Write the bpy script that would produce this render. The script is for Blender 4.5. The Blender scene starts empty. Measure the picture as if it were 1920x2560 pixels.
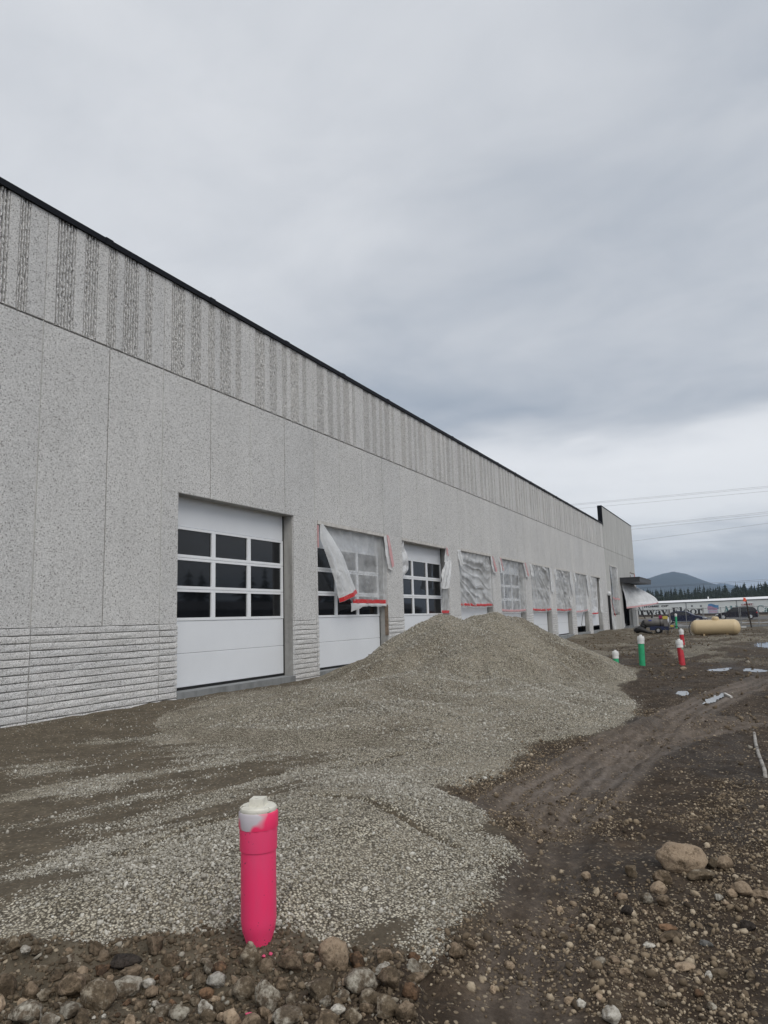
import bpy, bmesh, math, random
import numpy as np
from mathutils import Matrix, Vector, noise as mnoise

sc = bpy.context.scene
C = sc.collection
R = math.radians
random.seed(7)
rng = np.random.default_rng(11)

# ------------------------------------------------------------------ camera
YAW, PITCH, ROLL, FPX, EYE = 0.46845, 0.148934, -0.029988, 1775.0, 1.6
cyw, syw, cp, sp = math.cos(YAW), math.sin(YAW), math.cos(PITCH), math.sin(PITCH)
FW = Vector((cyw * cp, syw * cp, sp))
_r = Vector((syw, -cyw, 0.0))
_u = _r.cross(FW)
RT = math.cos(ROLL) * _r + math.sin(ROLL) * _u
UP = -math.sin(ROLL) * _r + math.cos(ROLL) * _u
cam_d = bpy.data.cameras.new('camera')
cam_d.sensor_fit = 'HORIZONTAL'
cam_d.sensor_width = 36.0
cam_d.lens = 36.0 * FPX / 1920.0
cam_d.clip_start = 0.05
cam_d.clip_end = 40000
cam = bpy.data.objects.new('camera', cam_d)
C.objects.link(cam)
m = Matrix((RT, UP, -FW)).transposed().to_4x4()
m.translation = (0, 0, EYE)
cam.matrix_world = m
sc.camera = cam

# ------------------------------------------------------------------ world, sun, exposure
SUN_EL, SUN_AZ = R(48), R(-128)      # azimuth measured from +X towards +Y
w = bpy.data.worlds.new('World')
sc.world = w
w.use_nodes = True
nt = w.node_tree
nt.nodes.clear()
def N(tree, t, **kw):
    n = tree.nodes.new(t)
    for k, v in kw.items():
        setattr(n, k, v)
    return n
def math_n(tree, op, a, b=None, c=None, clamp=False):
    n = tree.nodes.new('ShaderNodeMath'); n.operation = op; n.use_clamp = clamp
    for i, v in enumerate((a, b, c)):
        if v is None: continue
        if isinstance(v, (int, float)): n.inputs[i].default_value = v
        else: tree.links.new(v, n.inputs[i])
    return n.outputs[0]
def ramp_n(tree, fac, stops, interp='EASE'):
    n = tree.nodes.new('ShaderNodeValToRGB'); cr = n.color_ramp; cr.interpolation = interp
    while len(cr.elements) < len(stops): cr.elements.new(0.5)
    for e, (p, c) in zip(cr.elements, stops):
        e.position = p
        e.color = (*c, 1) if isinstance(c, (tuple, list)) else (c, c, c, 1)
    tree.links.new(fac, n.inputs[0])
    return n.outputs[0]
def mix_n(tree, fac, a, b, blend='MIX'):
    n = tree.nodes.new('ShaderNodeMix'); n.data_type = 'RGBA'; n.blend_type = blend
    for i_, v in ((0, fac), (6, a), (7, b)):
        sock = n.inputs[i_]
        if isinstance(v, (int, float)): sock.default_value = v if i_ == 0 else (v, v, v, 1)
        elif isinstance(v, (tuple, list)): sock.default_value = (*v, 1)
        else: tree.links.new(v, sock)
    return n.outputs[2]
def noise_n(tree, vec, scale, detail=3, rough=0.55, dist=0.0, off=None, stretch=None):
    if off is not None or stretch is not None:
        mp = tree.nodes.new('ShaderNodeMapping')
        if off is not None: mp.inputs['Location'].default_value = off
        if stretch is not None: mp.inputs['Scale'].default_value = stretch
        tree.links.new(vec, mp.inputs['Vector']); vec = mp.outputs[0]
    n = tree.nodes.new('ShaderNodeTexNoise')
    n.inputs['Scale'].default_value = scale; n.inputs['Detail'].default_value = detail
    n.inputs['Roughness'].default_value = rough; n.inputs['Distortion'].default_value = dist
    tree.links.new(vec, n.inputs['Vector'])
    return n.outputs['Fac']

geo = N(nt, 'ShaderNodeTexCoord')
sep = N(nt, 'ShaderNodeSeparateXYZ')
nt.links.new(geo.outputs['Generated'], sep.inputs[0])
zc = math_n(nt, 'ADD', math_n(nt, 'MAXIMUM', sep.outputs[2], 0.0), 0.16)
pxx = math_n(nt, 'DIVIDE', sep.outputs[0], zc)
pyy = math_n(nt, 'DIVIDE', sep.outputs[1], zc)
comb = N(nt, 'ShaderNodeCombineXYZ')
nt.links.new(pxx, comb.inputs[0]); nt.links.new(pyy, comb.inputs[1])
pv = comb.outputs[0]
big = noise_n(nt, pv, 0.42, 2, 0.5, 0.3, off=(1.35, 0.55, 0))
mid = noise_n(nt, pv, 1.15, 4, 0.55, 0.25, off=(4.2, 1.7, 2.0), stretch=(1.0, 0.75, 1))
fine = noise_n(nt, pv, 3.3, 5, 0.6, 0.4, off=(0.7, 3.1, 5.0), stretch=(1.0, 0.7, 1))
cl = math_n(nt, 'ADD', math_n(nt, 'MULTIPLY', big, 0.50), math_n(nt, 'ADD', math_n(nt, 'MULTIPLY', mid, 0.36), math_n(nt, 'MULTIPLY', fine, 0.18)))
# the cloud deck ends in a ragged dark edge low down; below it the far sky is brighter
el = math_n(nt, 'ADD', sep.outputs[2], math_n(nt, 'MULTIPLY', math_n(nt, 'SUBTRACT', mid, 0.5), 0.16))
deck = ramp_n(nt, el, [(0.0, 0.62), (0.07, 0.66), (0.14, 1.12), (0.195, 1.0), (0.25, 0.41), (0.37, 0.485), (0.58, 0.60), (1.0, 0.62)])
deckv = math_n(nt, 'ADD', math_n(nt, 'MULTIPLY', deck, 0.50), math_n(nt, 'SUBTRACT', math_n(nt, 'MULTIPLY', cl, 0.85), 0.13))
cloud_col = ramp_n(nt, deckv, [(0.36, (0.285, 0.325, 0.385)), (0.47, (0.405, 0.450, 0.515)), (0.58, (0.595, 0.622, 0.663)), (0.72, (0.82, 0.834, 0.858)), (0.86, (0.95, 0.957, 0.97))], 'LINEAR')
sky = N(nt, 'ShaderNodeTexSky', sky_type='NISHITA')
sky.sun_disc = False
sky.sun_elevation = SUN_EL
sky.sun_rotation = math.pi / 2 - SUN_AZ
skys = mix_n(nt, 1.0, sky.outputs[0], (0.10, 0.10, 0.10), 'MULTIPLY')
worldcol = mix_n(nt, 0.92, skys, cloud_col)
bg = N(nt, 'ShaderNodeBackground')
bg.inputs['Strength'].default_value = 0.93
nt.links.new(worldcol, bg.inputs['Color'])
wo = N(nt, 'ShaderNodeOutputWorld')
nt.links.new(bg.outputs[0], wo.inputs['Surface'])

sun_d = bpy.data.lights.new('sun', 'SUN')
sun_d.energy = 1.5
sun_d.angle = R(40)
sun_d.color = (1.0, 0.95, 0.87)
sun = bpy.data.objects.new('sun', sun_d)
C.objects.link(sun)
sd = Vector((math.cos(SUN_EL) * math.cos(SUN_AZ), math.cos(SUN_EL) * math.sin(SUN_AZ), math.sin(SUN_EL)))
sun.rotation_euler = (-sd).to_track_quat('-Z', 'Y').to_euler()
sun.location = (0, 0, 60)
sc.view_settings.view_transform = 'Standard'
sc.view_settings.look = 'None'
sc.view_settings.exposure = 0.14
sc.view_settings.gamma = 1.0
sc.view_settings.use_curve_mapping = False
sc.render.engine = 'CYCLES'
sc.cycles.use_denoising = True
sc.cycles.max_bounces = 8
sc.cycles.transparent_max_bounces = 12
sc.cycles.caustics_reflective = False
sc.cycles.caustics_refractive = False

# ------------------------------------------------------------------ pixel helpers (photo pixels -> points at a real depth)
CAMP = Vector((0, 0, EYE))
def ray(px, py):
    return FW + RT * ((px - 960) / FPX) - UP * ((py - 1280) / FPX)
def pY(px, py, Y):
    d = ray(px, py); return CAMP + d * (Y / d.y)
def pX(px, py, X):
    d = ray(px, py); return CAMP + d * (X / d.x)
def gnd(px, py, z=0.0):
    d = ray(px, py); return CAMP + d * ((z - EYE) / d.z)

# ------------------------------------------------------------------ numpy noise
def _h(ix, iy, s):
    v = np.sin(ix * 127.1 + iy * 311.7 + s * 74.7) * 43758.5453
    return v - np.floor(v)
def vnoise(x, y, s=0):
    x = np.asarray(x, float); y = np.asarray(y, float)
    ix = np.floor(x); iy = np.floor(y); fx = x - ix; fy = y - iy
    fx = fx * fx * (3 - 2 * fx); fy = fy * fy * (3 - 2 * fy)
    a = _h(ix, iy, s); b = _h(ix + 1, iy, s); c = _h(ix, iy + 1, s); d = _h(ix + 1, iy + 1, s)
    return (a + (b - a) * fx) * (1 - fy) + (c + (d - c) * fx) * fy
def fbm(x, y, s=0, o=4):
    t = 0; a = 0.5; n = 0
    for k in range(o):
        t = t + a * vnoise(x * 2 ** k, y * 2 ** k, s + k * 3.1); n += a; a *= 0.5
    return t / n
def sstep(a, b, x):
    t = np.clip((np.asarray(x, float) - a) / (b - a), 0, 1); return t * t * (3 - 2 * t)

# ------------------------------------------------------------------ mesh builder
def tag(o, label=None, cat=None, group=None, kind=None):
    if label: o['label'] = label
    if cat: o['category'] = cat
    if group: o['group'] = group
    if kind: o['kind'] = kind
    return o
ROOT = {}
def thing(name, label, cat, loc=(0, 0, 0), group=None, rotz=0.0):
    o = bpy.data.objects.new(name, None)
    o.empty_display_size = 0.2
    C.objects.link(o)
    o.location = loc; o.rotation_euler = (0, 0, rotz)
    tag(o, label, cat, group)
    ROOT[o] = Vector(loc)
    return o
class MB:
    def __init__(s): s.v = []; s.f = []
    def add(s, vs, fs):
        o = len(s.v); s.v.extend([tuple(v) for v in vs]); s.f.extend([tuple(i + o for i in f) for f in fs]); return s
    def box(s, x0, x1, y0, y1, z0, z1):
        return s.add([(x0, y0, z0), (x1, y0, z0), (x1, y1, z0), (x0, y1, z0), (x0, y0, z1), (x1, y0, z1), (x1, y1, z1), (x0, y1, z1)],
                     [(0, 3, 2, 1), (4, 5, 6, 7), (0, 1, 5, 4), (1, 2, 6, 5), (2, 3, 7, 6), (3, 0, 4, 7)])
    def tube(s, pts, rad, seg=8, cap=True):
        pts = [Vector(p) for p in pts]; n = len(pts)
        rads = rad if isinstance(rad, (list, tuple)) else [rad] * n
        o = len(s.v); prev = None
        for i, p in enumerate(pts):
            d = (pts[min(i + 1, n - 1)] - pts[max(i - 1, 0)]).normalized()
            if prev is None:
                a = d.orthogonal().normalized()
            else:
                a = (prev - d * prev.dot(d)).normalized()
            prev = a; b = d.cross(a)
            for k in range(seg):
                t = 2 * math.pi * k / seg
                s.v.append(tuple(p + (a * math.cos(t) + b * math.sin(t)) * rads[i]))
        for i in range(n - 1):
            for k in range(seg):
                k2 = (k + 1) % seg
                s.f.append((o + i * seg + k, o + i * seg + k2, o + (i + 1) * seg + k2, o + (i + 1) * seg + k))
        if cap:
            s.f.append(tuple(o + k for k in reversed(range(seg))))
            s.f.append(tuple(o + (n - 1) * seg + k for k in range(seg)))
        return s
    def lathe(s, prof, seg=24, c=(0, 0, 0), axis='Z'):
        """prof: list of (r, h). rings with r=0 become poles."""
        o = len(s.v)
        for r, h in prof:
            for k in range(seg):
                t = 2 * math.pi * k / seg
                a, b = r * math.cos(t), r * math.sin(t)
                if axis == 'Z': p = (c[0] + a, c[1] + b, c[2] + h)
                elif axis == 'Y': p = (c[0] + b, c[1] + h, c[2] + a)
                else: p = (c[0] + h, c[1] + a, c[2] + b)
                s.v.append(p)
        for i in range(len(prof) - 1):
            for k in range(seg):
                k2 = (k + 1) % seg
                s.f.append((o + i * seg + k, o + i * seg + k2, o + (i + 1) * seg + k2, o + (i + 1) * seg + k))
        s.f.append(tuple(o + k for k in reversed(range(seg))))
        s.f.append(tuple(o + (len(prof) - 1) * seg + k for k in range(seg)))
        return s
    def grid(s, fn, nu, nv):
        o = len(s.v)
        for j in range(nv + 1):
            for i in range(nu + 1):
                s.v.append(tuple(fn(i / nu, j / nv)))
        for j in range(nv):
            for i in range(nu):
                a = o + j * (nu + 1) + i
                s.f.append((a, a + 1, a + nu + 2, a + nu + 1))
        return s
    def prism(s, poly, fn0, fn1):
        n = len(poly); o = len(s.v)
        s.v.extend([tuple(fn0(p)) for p in poly]); s.v.extend([tuple(fn1(p)) for p in poly])
        s.f.append(tuple(o + i for i in range(n))); s.f.append(tuple(o + n + i for i in reversed(range(n))))
        for i in range(n):
            j = (i + 1) % n
            s.f.append((o + i, o + n + i, o + n + j, o + j))
        return s
    def mesh(s, name, mat, off=(0, 0, 0), smooth=False):
        me = bpy.data.meshes.new(name)
        ox, oy, oz = off
        me.from_pydata([(x - ox, y - oy, z - oz) for x, y, z in s.v], [], s.f)
        bm = bmesh.new(); bm.from_mesh(me)
        bmesh.ops.remove_doubles(bm, verts=bm.verts, dist=1e-5)
        bmesh.ops.recalc_face_normals(bm, faces=bm.faces)
        bm.to_mesh(me); bm.free()
        if mat: me.materials.append(mat)
        if smooth: me.shade_smooth()
        return me
    def build(s, name, mat, parent=None, smooth=False, angle=None):
        off = ROOT.get(parent, Vector((0, 0, 0))) if parent else Vector((0, 0, 0))
        me = s.mesh(name, mat, off, smooth)
        if angle is not None:
            me.shade_smooth()
            me.set_sharp_from_angle(angle=R(angle))
        o = bpy.data.objects.new(name, me)
        C.objects.link(o)
        if parent:
            o.parent = parent; ROOT[o] = off
        return o
def inst(name, me, parent=None, loc=(0, 0, 0), rot=(0, 0, 0), scale=(1, 1, 1)):
    """another object on shared mesh data; loc is world, parents carry translation only"""
    o = bpy.data.objects.new(name, me)
    C.objects.link(o)
    off = ROOT.get(parent, Vector((0, 0, 0))) if parent else Vector((0, 0, 0))
    if parent: o.parent = parent
    o.location = Vector(loc) - off; o.rotation_euler = rot; o.scale = scale
    if parent: ROOT[o] = off
    return o
def copy_tree(o, loc=None, parent=None):
    c = o.copy(); C.objects.link(c); c.parent = parent
    if loc is not None: c.location = loc
    for ch in list(o.children): copy_tree(ch, None, c)
    return c

# ------------------------------------------------------------------ materials
def new_mat(name):
    mt = bpy.data.materials.new(name); mt.use_nodes = True
    t = mt.node_tree; b = t.nodes['Principled BSDF']
    return mt, t, b
def pos_n(t, obj=False):
    if obj:
        n = t.nodes.new('ShaderNodeTexCoord'); return n.outputs['Object']
    n = t.nodes.new('ShaderNodeNewGeometry'); return n.outputs['Position']
def bump_n(t, b, h, strength, dist, normal=None):
    n = t.nodes.new('ShaderNodeBump'); n.inputs['Strength'].default_value = strength; n.inputs['Distance'].default_value = dist
    t.links.new(h, n.inputs['Height'])
    if normal is not None: t.links.new(normal, n.inputs['Normal'])
    if b is not None: t.links.new(n.outputs[0], b.inputs['Normal'])
    return n.outputs[0]
def vor_n(t, vec, scale, feature='F1', rnd=1.0):
    n = t.nodes.new('ShaderNodeTexVoronoi'); n.feature = feature
    n.inputs['Scale'].default_value = scale; n.inputs['Randomness'].default_value = rnd
    t.links.new(vec, n.inputs['Vector'])
    return n
def simple(name, col, rough=0.6, metal=0.0, scale=6.0, amt=0.18, bump=0.0, bscale=40, obj=False, spec=None, dirt=None):
    """plain coloured surface with uneven tone, optional relief and dirt speckle"""
    mt, t, b = new_mat(name)
    p = pos_n(t, obj)
    nf = noise_n(t, p, scale, 4, 0.6)
    lo = tuple(c * (1 - amt) for c in col); hi = tuple(min(1, c * (1 + amt)) for c in col)
    cc = ramp_n(t, nf, [(0.3, lo), (0.7, hi)], 'LINEAR')
    if dirt:
        dn = noise_n(t, p, dirt[1], 4, 0.65)
        cc = mix_n(t, ramp_n(t, dn, [(dirt[2], 0.0), (dirt[2] + 0.12, 1.0)], 'LINEAR'), cc, dirt[0])
    t.links.new(cc, b.inputs['Base Color'])
    b.inputs['Roughness'].default_value = rough; b.inputs['Metallic'].default_value = metal
    if spec is not None: b.inputs['Specular IOR Level'].default_value = spec
    if bump:
        bump_n(t, b, noise_n(t, p, bscale, 3, 0.6), bump, 0.01)
    return mt

def make_aggregate(name, base=1.0, rough_bump=0.5):
    mt, t, b = new_mat(name)
    p = pos_n(t)
    v = vor_n(t, p, 82.0)
    s = t.nodes.new('ShaderNodeSeparateColor'); t.links.new(v.outputs['Color'], s.inputs[0])
    stones = ramp_n(t, s.outputs[0], [(0.0, (0.24, 0.235, 0.23)), (0.10, (0.40, 0.395, 0.39)), (0.2, (0.53, 0.525, 0.52)), (0.45, (0.60, 0.597, 0.592)), (0.75, (0.67, 0.667, 0.662)), (1.0, (0.78, 0.775, 0.77))], 'LINEAR')
    v2 = vor_n(t, p, 30.0)
    s2 = t.nodes.new('ShaderNodeSeparateColor'); t.links.new(v2.outputs['Color'], s2.inputs[0])
    dark = math_n(t, 'MULTIPLY', ramp_n(t, s2.outputs[1], [(0.08, 1.0), (0.11, 0.0)], 'LINEAR'), ramp_n(t, v2.outputs['Distance'], [(0.25, 0.85), (0.42, 0.0)], 'LINEAR'))
    c = mix_n(t, dark, stones, (0.13, 0.12, 0.115))
    oi = t.nodes.new('ShaderNodeObjectInfo')
    c = mix_n(t, 1.0, c, ramp_n(t, oi.outputs['Random'], [(0.0, (0.968, 0.97, 0.973)), (1.0, (1.03, 1.027, 1.02))], 'LINEAR'), 'MULTIPLY')
    mot = noise_n(t, p, 0.55, 4, 0.6)
    stn = noise_n(t, p, 1.0, 3, 0.6, stretch=(2.2, 2.2, 0.22))
    mm = math_n(t, 'ADD', math_n(t, 'MULTIPLY', mot, 0.30), math_n(t, 'MULTIPLY', stn, 0.22))
    c = mix_n(t, 1.0, c, ramp_n(t, mm, [(0.12, 0.92 * base), (0.40, 1.15 * base)], 'LINEAR'), 'MULTIPLY')
    t.links.new(c, b.inputs['Base Color'])
    b.inputs['Roughness'].default_value = 0.82
    h = math_n(t, 'SUBTRACT', math_n(t, 'MULTIPLY', s.outputs[1], 0.7), v.outputs['Distance'])
    bump_n(t, b, h, rough_bump, 0.008)
    return mt
def make_concrete(name, col, streak=0.25, stain=0.35):
    mt, t, b = new_mat(name)
    p = pos_n(t)
    a = noise_n(t, p, 1.0, 5, 0.65, stretch=(3.0, 3.0, 0.35))
    n2 = noise_n(t, p, 9.0, 4, 0.6)
    f = math_n(t, 'ADD', math_n(t, 'MULTIPLY', a, 0.7), math_n(t, 'MULTIPLY', n2, 0.3))
    c = ramp_n(t, f, [(0.30, tuple(x * (1 - stain) for x in col)), (0.5, col), (0.68, tuple(min(1, x * (1 + streak)) for x in col))], 'LINEAR')
    v = vor_n(t, p, 7.0)
    pits = ramp_n(t, v.outputs['Distance'], [(0.02, 1.0), (0.06, 0.0)], 'LINEAR')
    c = mix_n(t, math_n(t, 'MULTIPLY', pits, 0.6), c, tuple(x * 0.3 for x in col))
    t.links.new(c, b.inputs['Base Color'])
    b.inputs['Roughness'].default_value = 0.85
    bump_n(t, b, n2, 0.25, 0.01)
    return mt

mt_agg = make_aggregate('exposed_aggregate')
mt_course = make_aggregate('split_face_aggregate', 1.10, 0.8)
mt_core = make_concrete('wall_core_concrete', (0.34, 0.335, 0.32))
mt_tower = make_concrete('tower_concrete', (0.50, 0.50, 0.485), 0.2, 0.22)
mt_sill = make_concrete('sill_concrete', (0.245, 0.255, 0.26))
mt_coping = simple('black_coping', (0.008, 0.009, 0.013), 0.6, 0.0, 3, 0.1, spec=0.15)
mt_caulk = simple('grey_caulk', (0.62, 0.61, 0.59), 0.6)
mt_doorw = simple('white_door_steel', (0.80, 0.825, 0.865), 0.45, 0.0, 0.9, 0.03, dirt=((0.6, 0.58, 0.54), 3.0, 0.74))
mt_dframe = simple('white_door_frame', (0.85, 0.87, 0.90), 0.4, 0.0, 2, 0.03)
mt_rubber = simple('black_rubber', (0.010, 0.010, 0.011), 0.7)
mt_dark = simple('interior_shade', (0.03, 0.03, 0.032), 0.9)  # near-black colour stands in for the unlit inside of the building
mt_roof = simple('roof_membrane', (0.3, 0.3, 0.3), 0.9)
def make_glass(name, col=(0.008, 0.009, 0.011)):
    mt, t, b = new_mat(name)
    p = pos_n(t)
    c = ramp_n(t, noise_n(t, p, 0.7, 2), [(0.3, tuple(x * 0.7 for x in col)), (0.7, tuple(x * 1.4 for x in col))], 'LINEAR')
    t.links.new(c, b.inputs['Base Color'])
    b.inputs['Roughness'].default_value = 0.035
    b.inputs['IOR'].default_value = 1.45
    bump_n(t, b, noise_n(t, p, 1.3, 1), 0.02, 0.02)
    return mt
mt_glass = make_glass('dark_window_glass')
def make_plastic(name, tfac=0.42, col=(0.90, 0.91, 0.92)):
    mt, t, b = new_mat(name)
    p = pos_n(t)
    out = [n for n in t.nodes if n.type == 'OUTPUT_MATERIAL'][0]
    b.inputs['Base Color'].default_value = (*col, 1)
    b.inputs['Roughness'].default_value = 0.26
    wv = N(t, 'ShaderNodeTexWave', wave_type='BANDS', bands_direction='DIAGONAL'); wv.inputs['Scale'].default_value = 1.6; wv.inputs['Distortion'].default_value = 9.0; wv.inputs['Detail'].default_value = 3.0; wv.inputs['Detail Scale'].default_value = 0.8; t.links.new(p, wv.inputs['Vector'])
    nrm = bump_n(t, b, math_n(t, 'ADD', noise_n(t, p, 9.0, 4, 0.6, 0.8), math_n(t, 'MULTIPLY', wv.outputs['Fac'], 0.5)), 0.6, 0.03)
    tl = t.nodes.new('ShaderNodeBsdfTranslucent'); tl.inputs[0].default_value = (*col, 1)
    tr = t.nodes.new('ShaderNodeBsdfTransparent'); tr.inputs[0].default_value = (0.93, 0.94, 0.95, 1)
    m1 = t.nodes.new('ShaderNodeMixShader'); m1.inputs[0].default_value = 0.18
    t.links.new(b.outputs[0], m1.inputs[1]); t.links.new(tl.outputs[0], m1.inputs[2])
    m2 = t.nodes.new('ShaderNodeMixShader')
    nf = noise_n(t, p, 1.6, 4, 0.6, 0.5)
    t.links.new(ramp_n(t, nf, [(0.3, tfac + 0.16), (0.7, tfac - 0.10)], 'LINEAR'), m2.inputs[0])
    t.links.new(m1.outputs[0], m2.inputs[1]); t.links.new(tr.outputs[0], m2.inputs[2])
    t.links.new(m2.outputs[0], out.inputs['Surface'])
    return mt
mt_plastic = make_plastic('clear_plastic_sheet', 0.56)
mt_plastic1 = make_plastic('cloudy_plastic_sheet', 0.36)
mt_plastic2 = make_plastic('folded_plastic_sheet', 0.16)
def make_tape(name, col, dots):
    mt, t, b = new_mat(name)
    p = pos_n(t)
    v = vor_n(t, p, 9.0)
    c = mix_n(t, ramp_n(t, v.outputs['Distance'], [(0.16, 0.55), (0.24, 0.0)], 'LINEAR'), col, dots)
    t.links.new(c, b.inputs['Base Color']); b.inputs['Roughness'].default_value = 0.4
    return mt
mt_tape = make_tape('red_tape', (0.60, 0.030, 0.035), (0.62, 0.20, 0.10))
mt_tapep = make_tape('pink_faded_tape', (0.62, 0.34, 0.35), (0.70, 0.50, 0.50))
mt_wood = simple('weathered_wood', (0.20, 0.15, 0.11), 0.8, 0, 9, 0.35, 0.4, 60)
mt_batten = simple('painted_batten', (0.60, 0.58, 0.55), 0.7, 0, 5, 0.2)

# ------------------------------------------------------------------ ground shape
YR_X = [0.0, 3.0, 3.40, 4.77, 5.35, 5.95, 6.6, 7.5, 8.44, 9.27, 9.98, 11.5, 13.0, 16.3, 21.9, 24.5]
YR_Y = [2.6, 1.75, 1.49, 1.60, 1.80, 2.30, 2.95, 2.62, 2.57, 2.72, 2.05, 1.62, 2.02, 2.66, 3.05, 5.5]
def yright(x): return np.interp(x, YR_X, YR_Y)
PILE = [[16.55, 6.83, 1.69, 3.15, 4.37, 2.52, 3.04], [17.68, 5.96, 1.68, 4.86, 4.15, 4.3, 2.57], [12.59, 6.11, 0.51, 5.14, 4.62, 3.67, 3.95], [18.49, 5.95, 1.56, 4.49, 2.03, 3.69, 3.03]]
def pile_h(x, y):
    rr = np.full(np.shape(x), -1.0)
    for cx_, cy_, h, rxp, rxm, ryp, rym in PILE:
        dx = x - cx_; dy = y - cy_
        e = np.hypot(np.where(dx > 0, dx / rxp, dx / rxm), np.where(dy > 0, dy / ryp, dy / rym))
        e = np.sqrt(e * e + 0.010) - 0.10 + 0.005
        rr = np.log(np.exp(20 * rr) + np.exp(20 * h * (1 - e))) / 20
    th = np.arctan2(y - 6.2, x - 17)
    rr = rr + (0.16 * (fbm(x * 0.9 + 3, y * 0.9, 5, 3) - 0.5) + 0.10 * (fbm(x * 2.6, y * 2.6, 8, 3) - 0.5) + 0.085 * sstep(0.8, 2.6, np.hypot(x - 17, y - 6.2)) * np.sin(th * 17 + 5 * vnoise(x * 0.7, y * 0.7, 2))) * sstep(-0.1, 0.5, rr) * 0.8
    return rr
TRACKS = [[(1400, 2012), (1475, 1945), (1560, 1880), (1640, 1822), (1720, 1772), (1800, 1735), (1920, 1690)],
          [(1270, 2000), (1400, 1925), (1500, 1870), (1600, 1826), (1700, 1800), (1920, 1790)],
          [(1300, 2560), (1330, 2300), (1400, 2012)],
          [(1560, 1895), (1680, 1850), (1800, 1815), (1920, 1800)]]
TRACKW = [[(gnd(a, b).x, gnd(a, b).y) for a, b in t] for t in TRACKS]
def seg_dist(x, y, pl):
    best = np.full(np.shape(x), 1e9)
    for (x0, y0), (x1, y1) in zip(pl[:-1], pl[1:]):
        dx, dy = x1 - x0, y1 - y0; L = dx * dx + dy * dy
        t = np.clip(((x - x0) * dx + (y - y0) * dy) / L, 0, 1)
        best = np.minimum(best, np.hypot(x - x0 - t * dx, y - y0 - t * dy))
    return best
PUD = [((21.9, 0.78), 0.75, 0.30, -0.35), ((21.6, 0.05), 0.60, 0.30, 0.2), ((15.63, 1.35), 0.42, 0.13, 0.1), ((14.75, 0.76), 0.95, 0.11, -0.14), ((35.0, -0.9), 3.0, 0.8, 0.1)]
def pud_d(x, y, q):
    (cx_, cy_), rx, ry, a = q
    dx, dy = x - cx_, y - cy_
    u = dx * math.cos(a) + dy * math.sin(a); v = -dx * math.sin(a) + dy * math.cos(a)
    return np.hypot(u / rx, v / ry) + 0.9 * (fbm(x * 3.1, y * 6.0, 31, 4) - 0.5)
# low gravel windrow round the pink riser
def mound_h(x, y):
    cxm = np.interp(x, [1.0, 2.6, 3.4, 4.6, 5.6, 6.6, 7.6], [4.6, 3.55, 2.75, 2.75, 2.95, 3.4, 3.8])
    d = y - cxm
    prof = np.where(d > 0, np.exp(-(d / 1.25) ** 2), np.exp(-(d / 0.72) ** 2))
    amp = 0.24 * sstep(1.2, 3.6, x) * (1 - sstep(5.2, 7.4, x))
    return amp * prof
FUR = [[(gnd(a, b).x, gnd(a, b).y) for a, b in t] for t in ([(770, 2042), (860, 2060), (960, 2085), (1060, 2112), (1135, 2135)], [(640, 1955), (760, 1935), (900, 1905), (1060, 1868), (1090, 1860)], [(300, 2180), (480, 2120), (640, 2075)])]
def furrow(x, y):
    f = np.zeros(np.shape(x))
    for pl in FUR:
        dd = seg_dist(x, y, pl) + 0.06 * (fbm(x * 5, y * 5, 77, 3) - 0.5)
        f = np.maximum(f, 1 - sstep(0.015, 0.07, dd))
    return f
def rubble_m(x, y):
    # rubble heap along the bottom left of the view
    line = np.interp(y, [1.2, 1.49, 1.67, 2.42, 3.29, 4.5, 6], [2.6, 3.18, 3.30, 3.08, 2.42, 1.6, 0.6])
    return 1 - sstep(-0.12, 0.10, x - line + 0.22 * (fbm(x * 4, y * 4, 41, 3) - 0.5))
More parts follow.
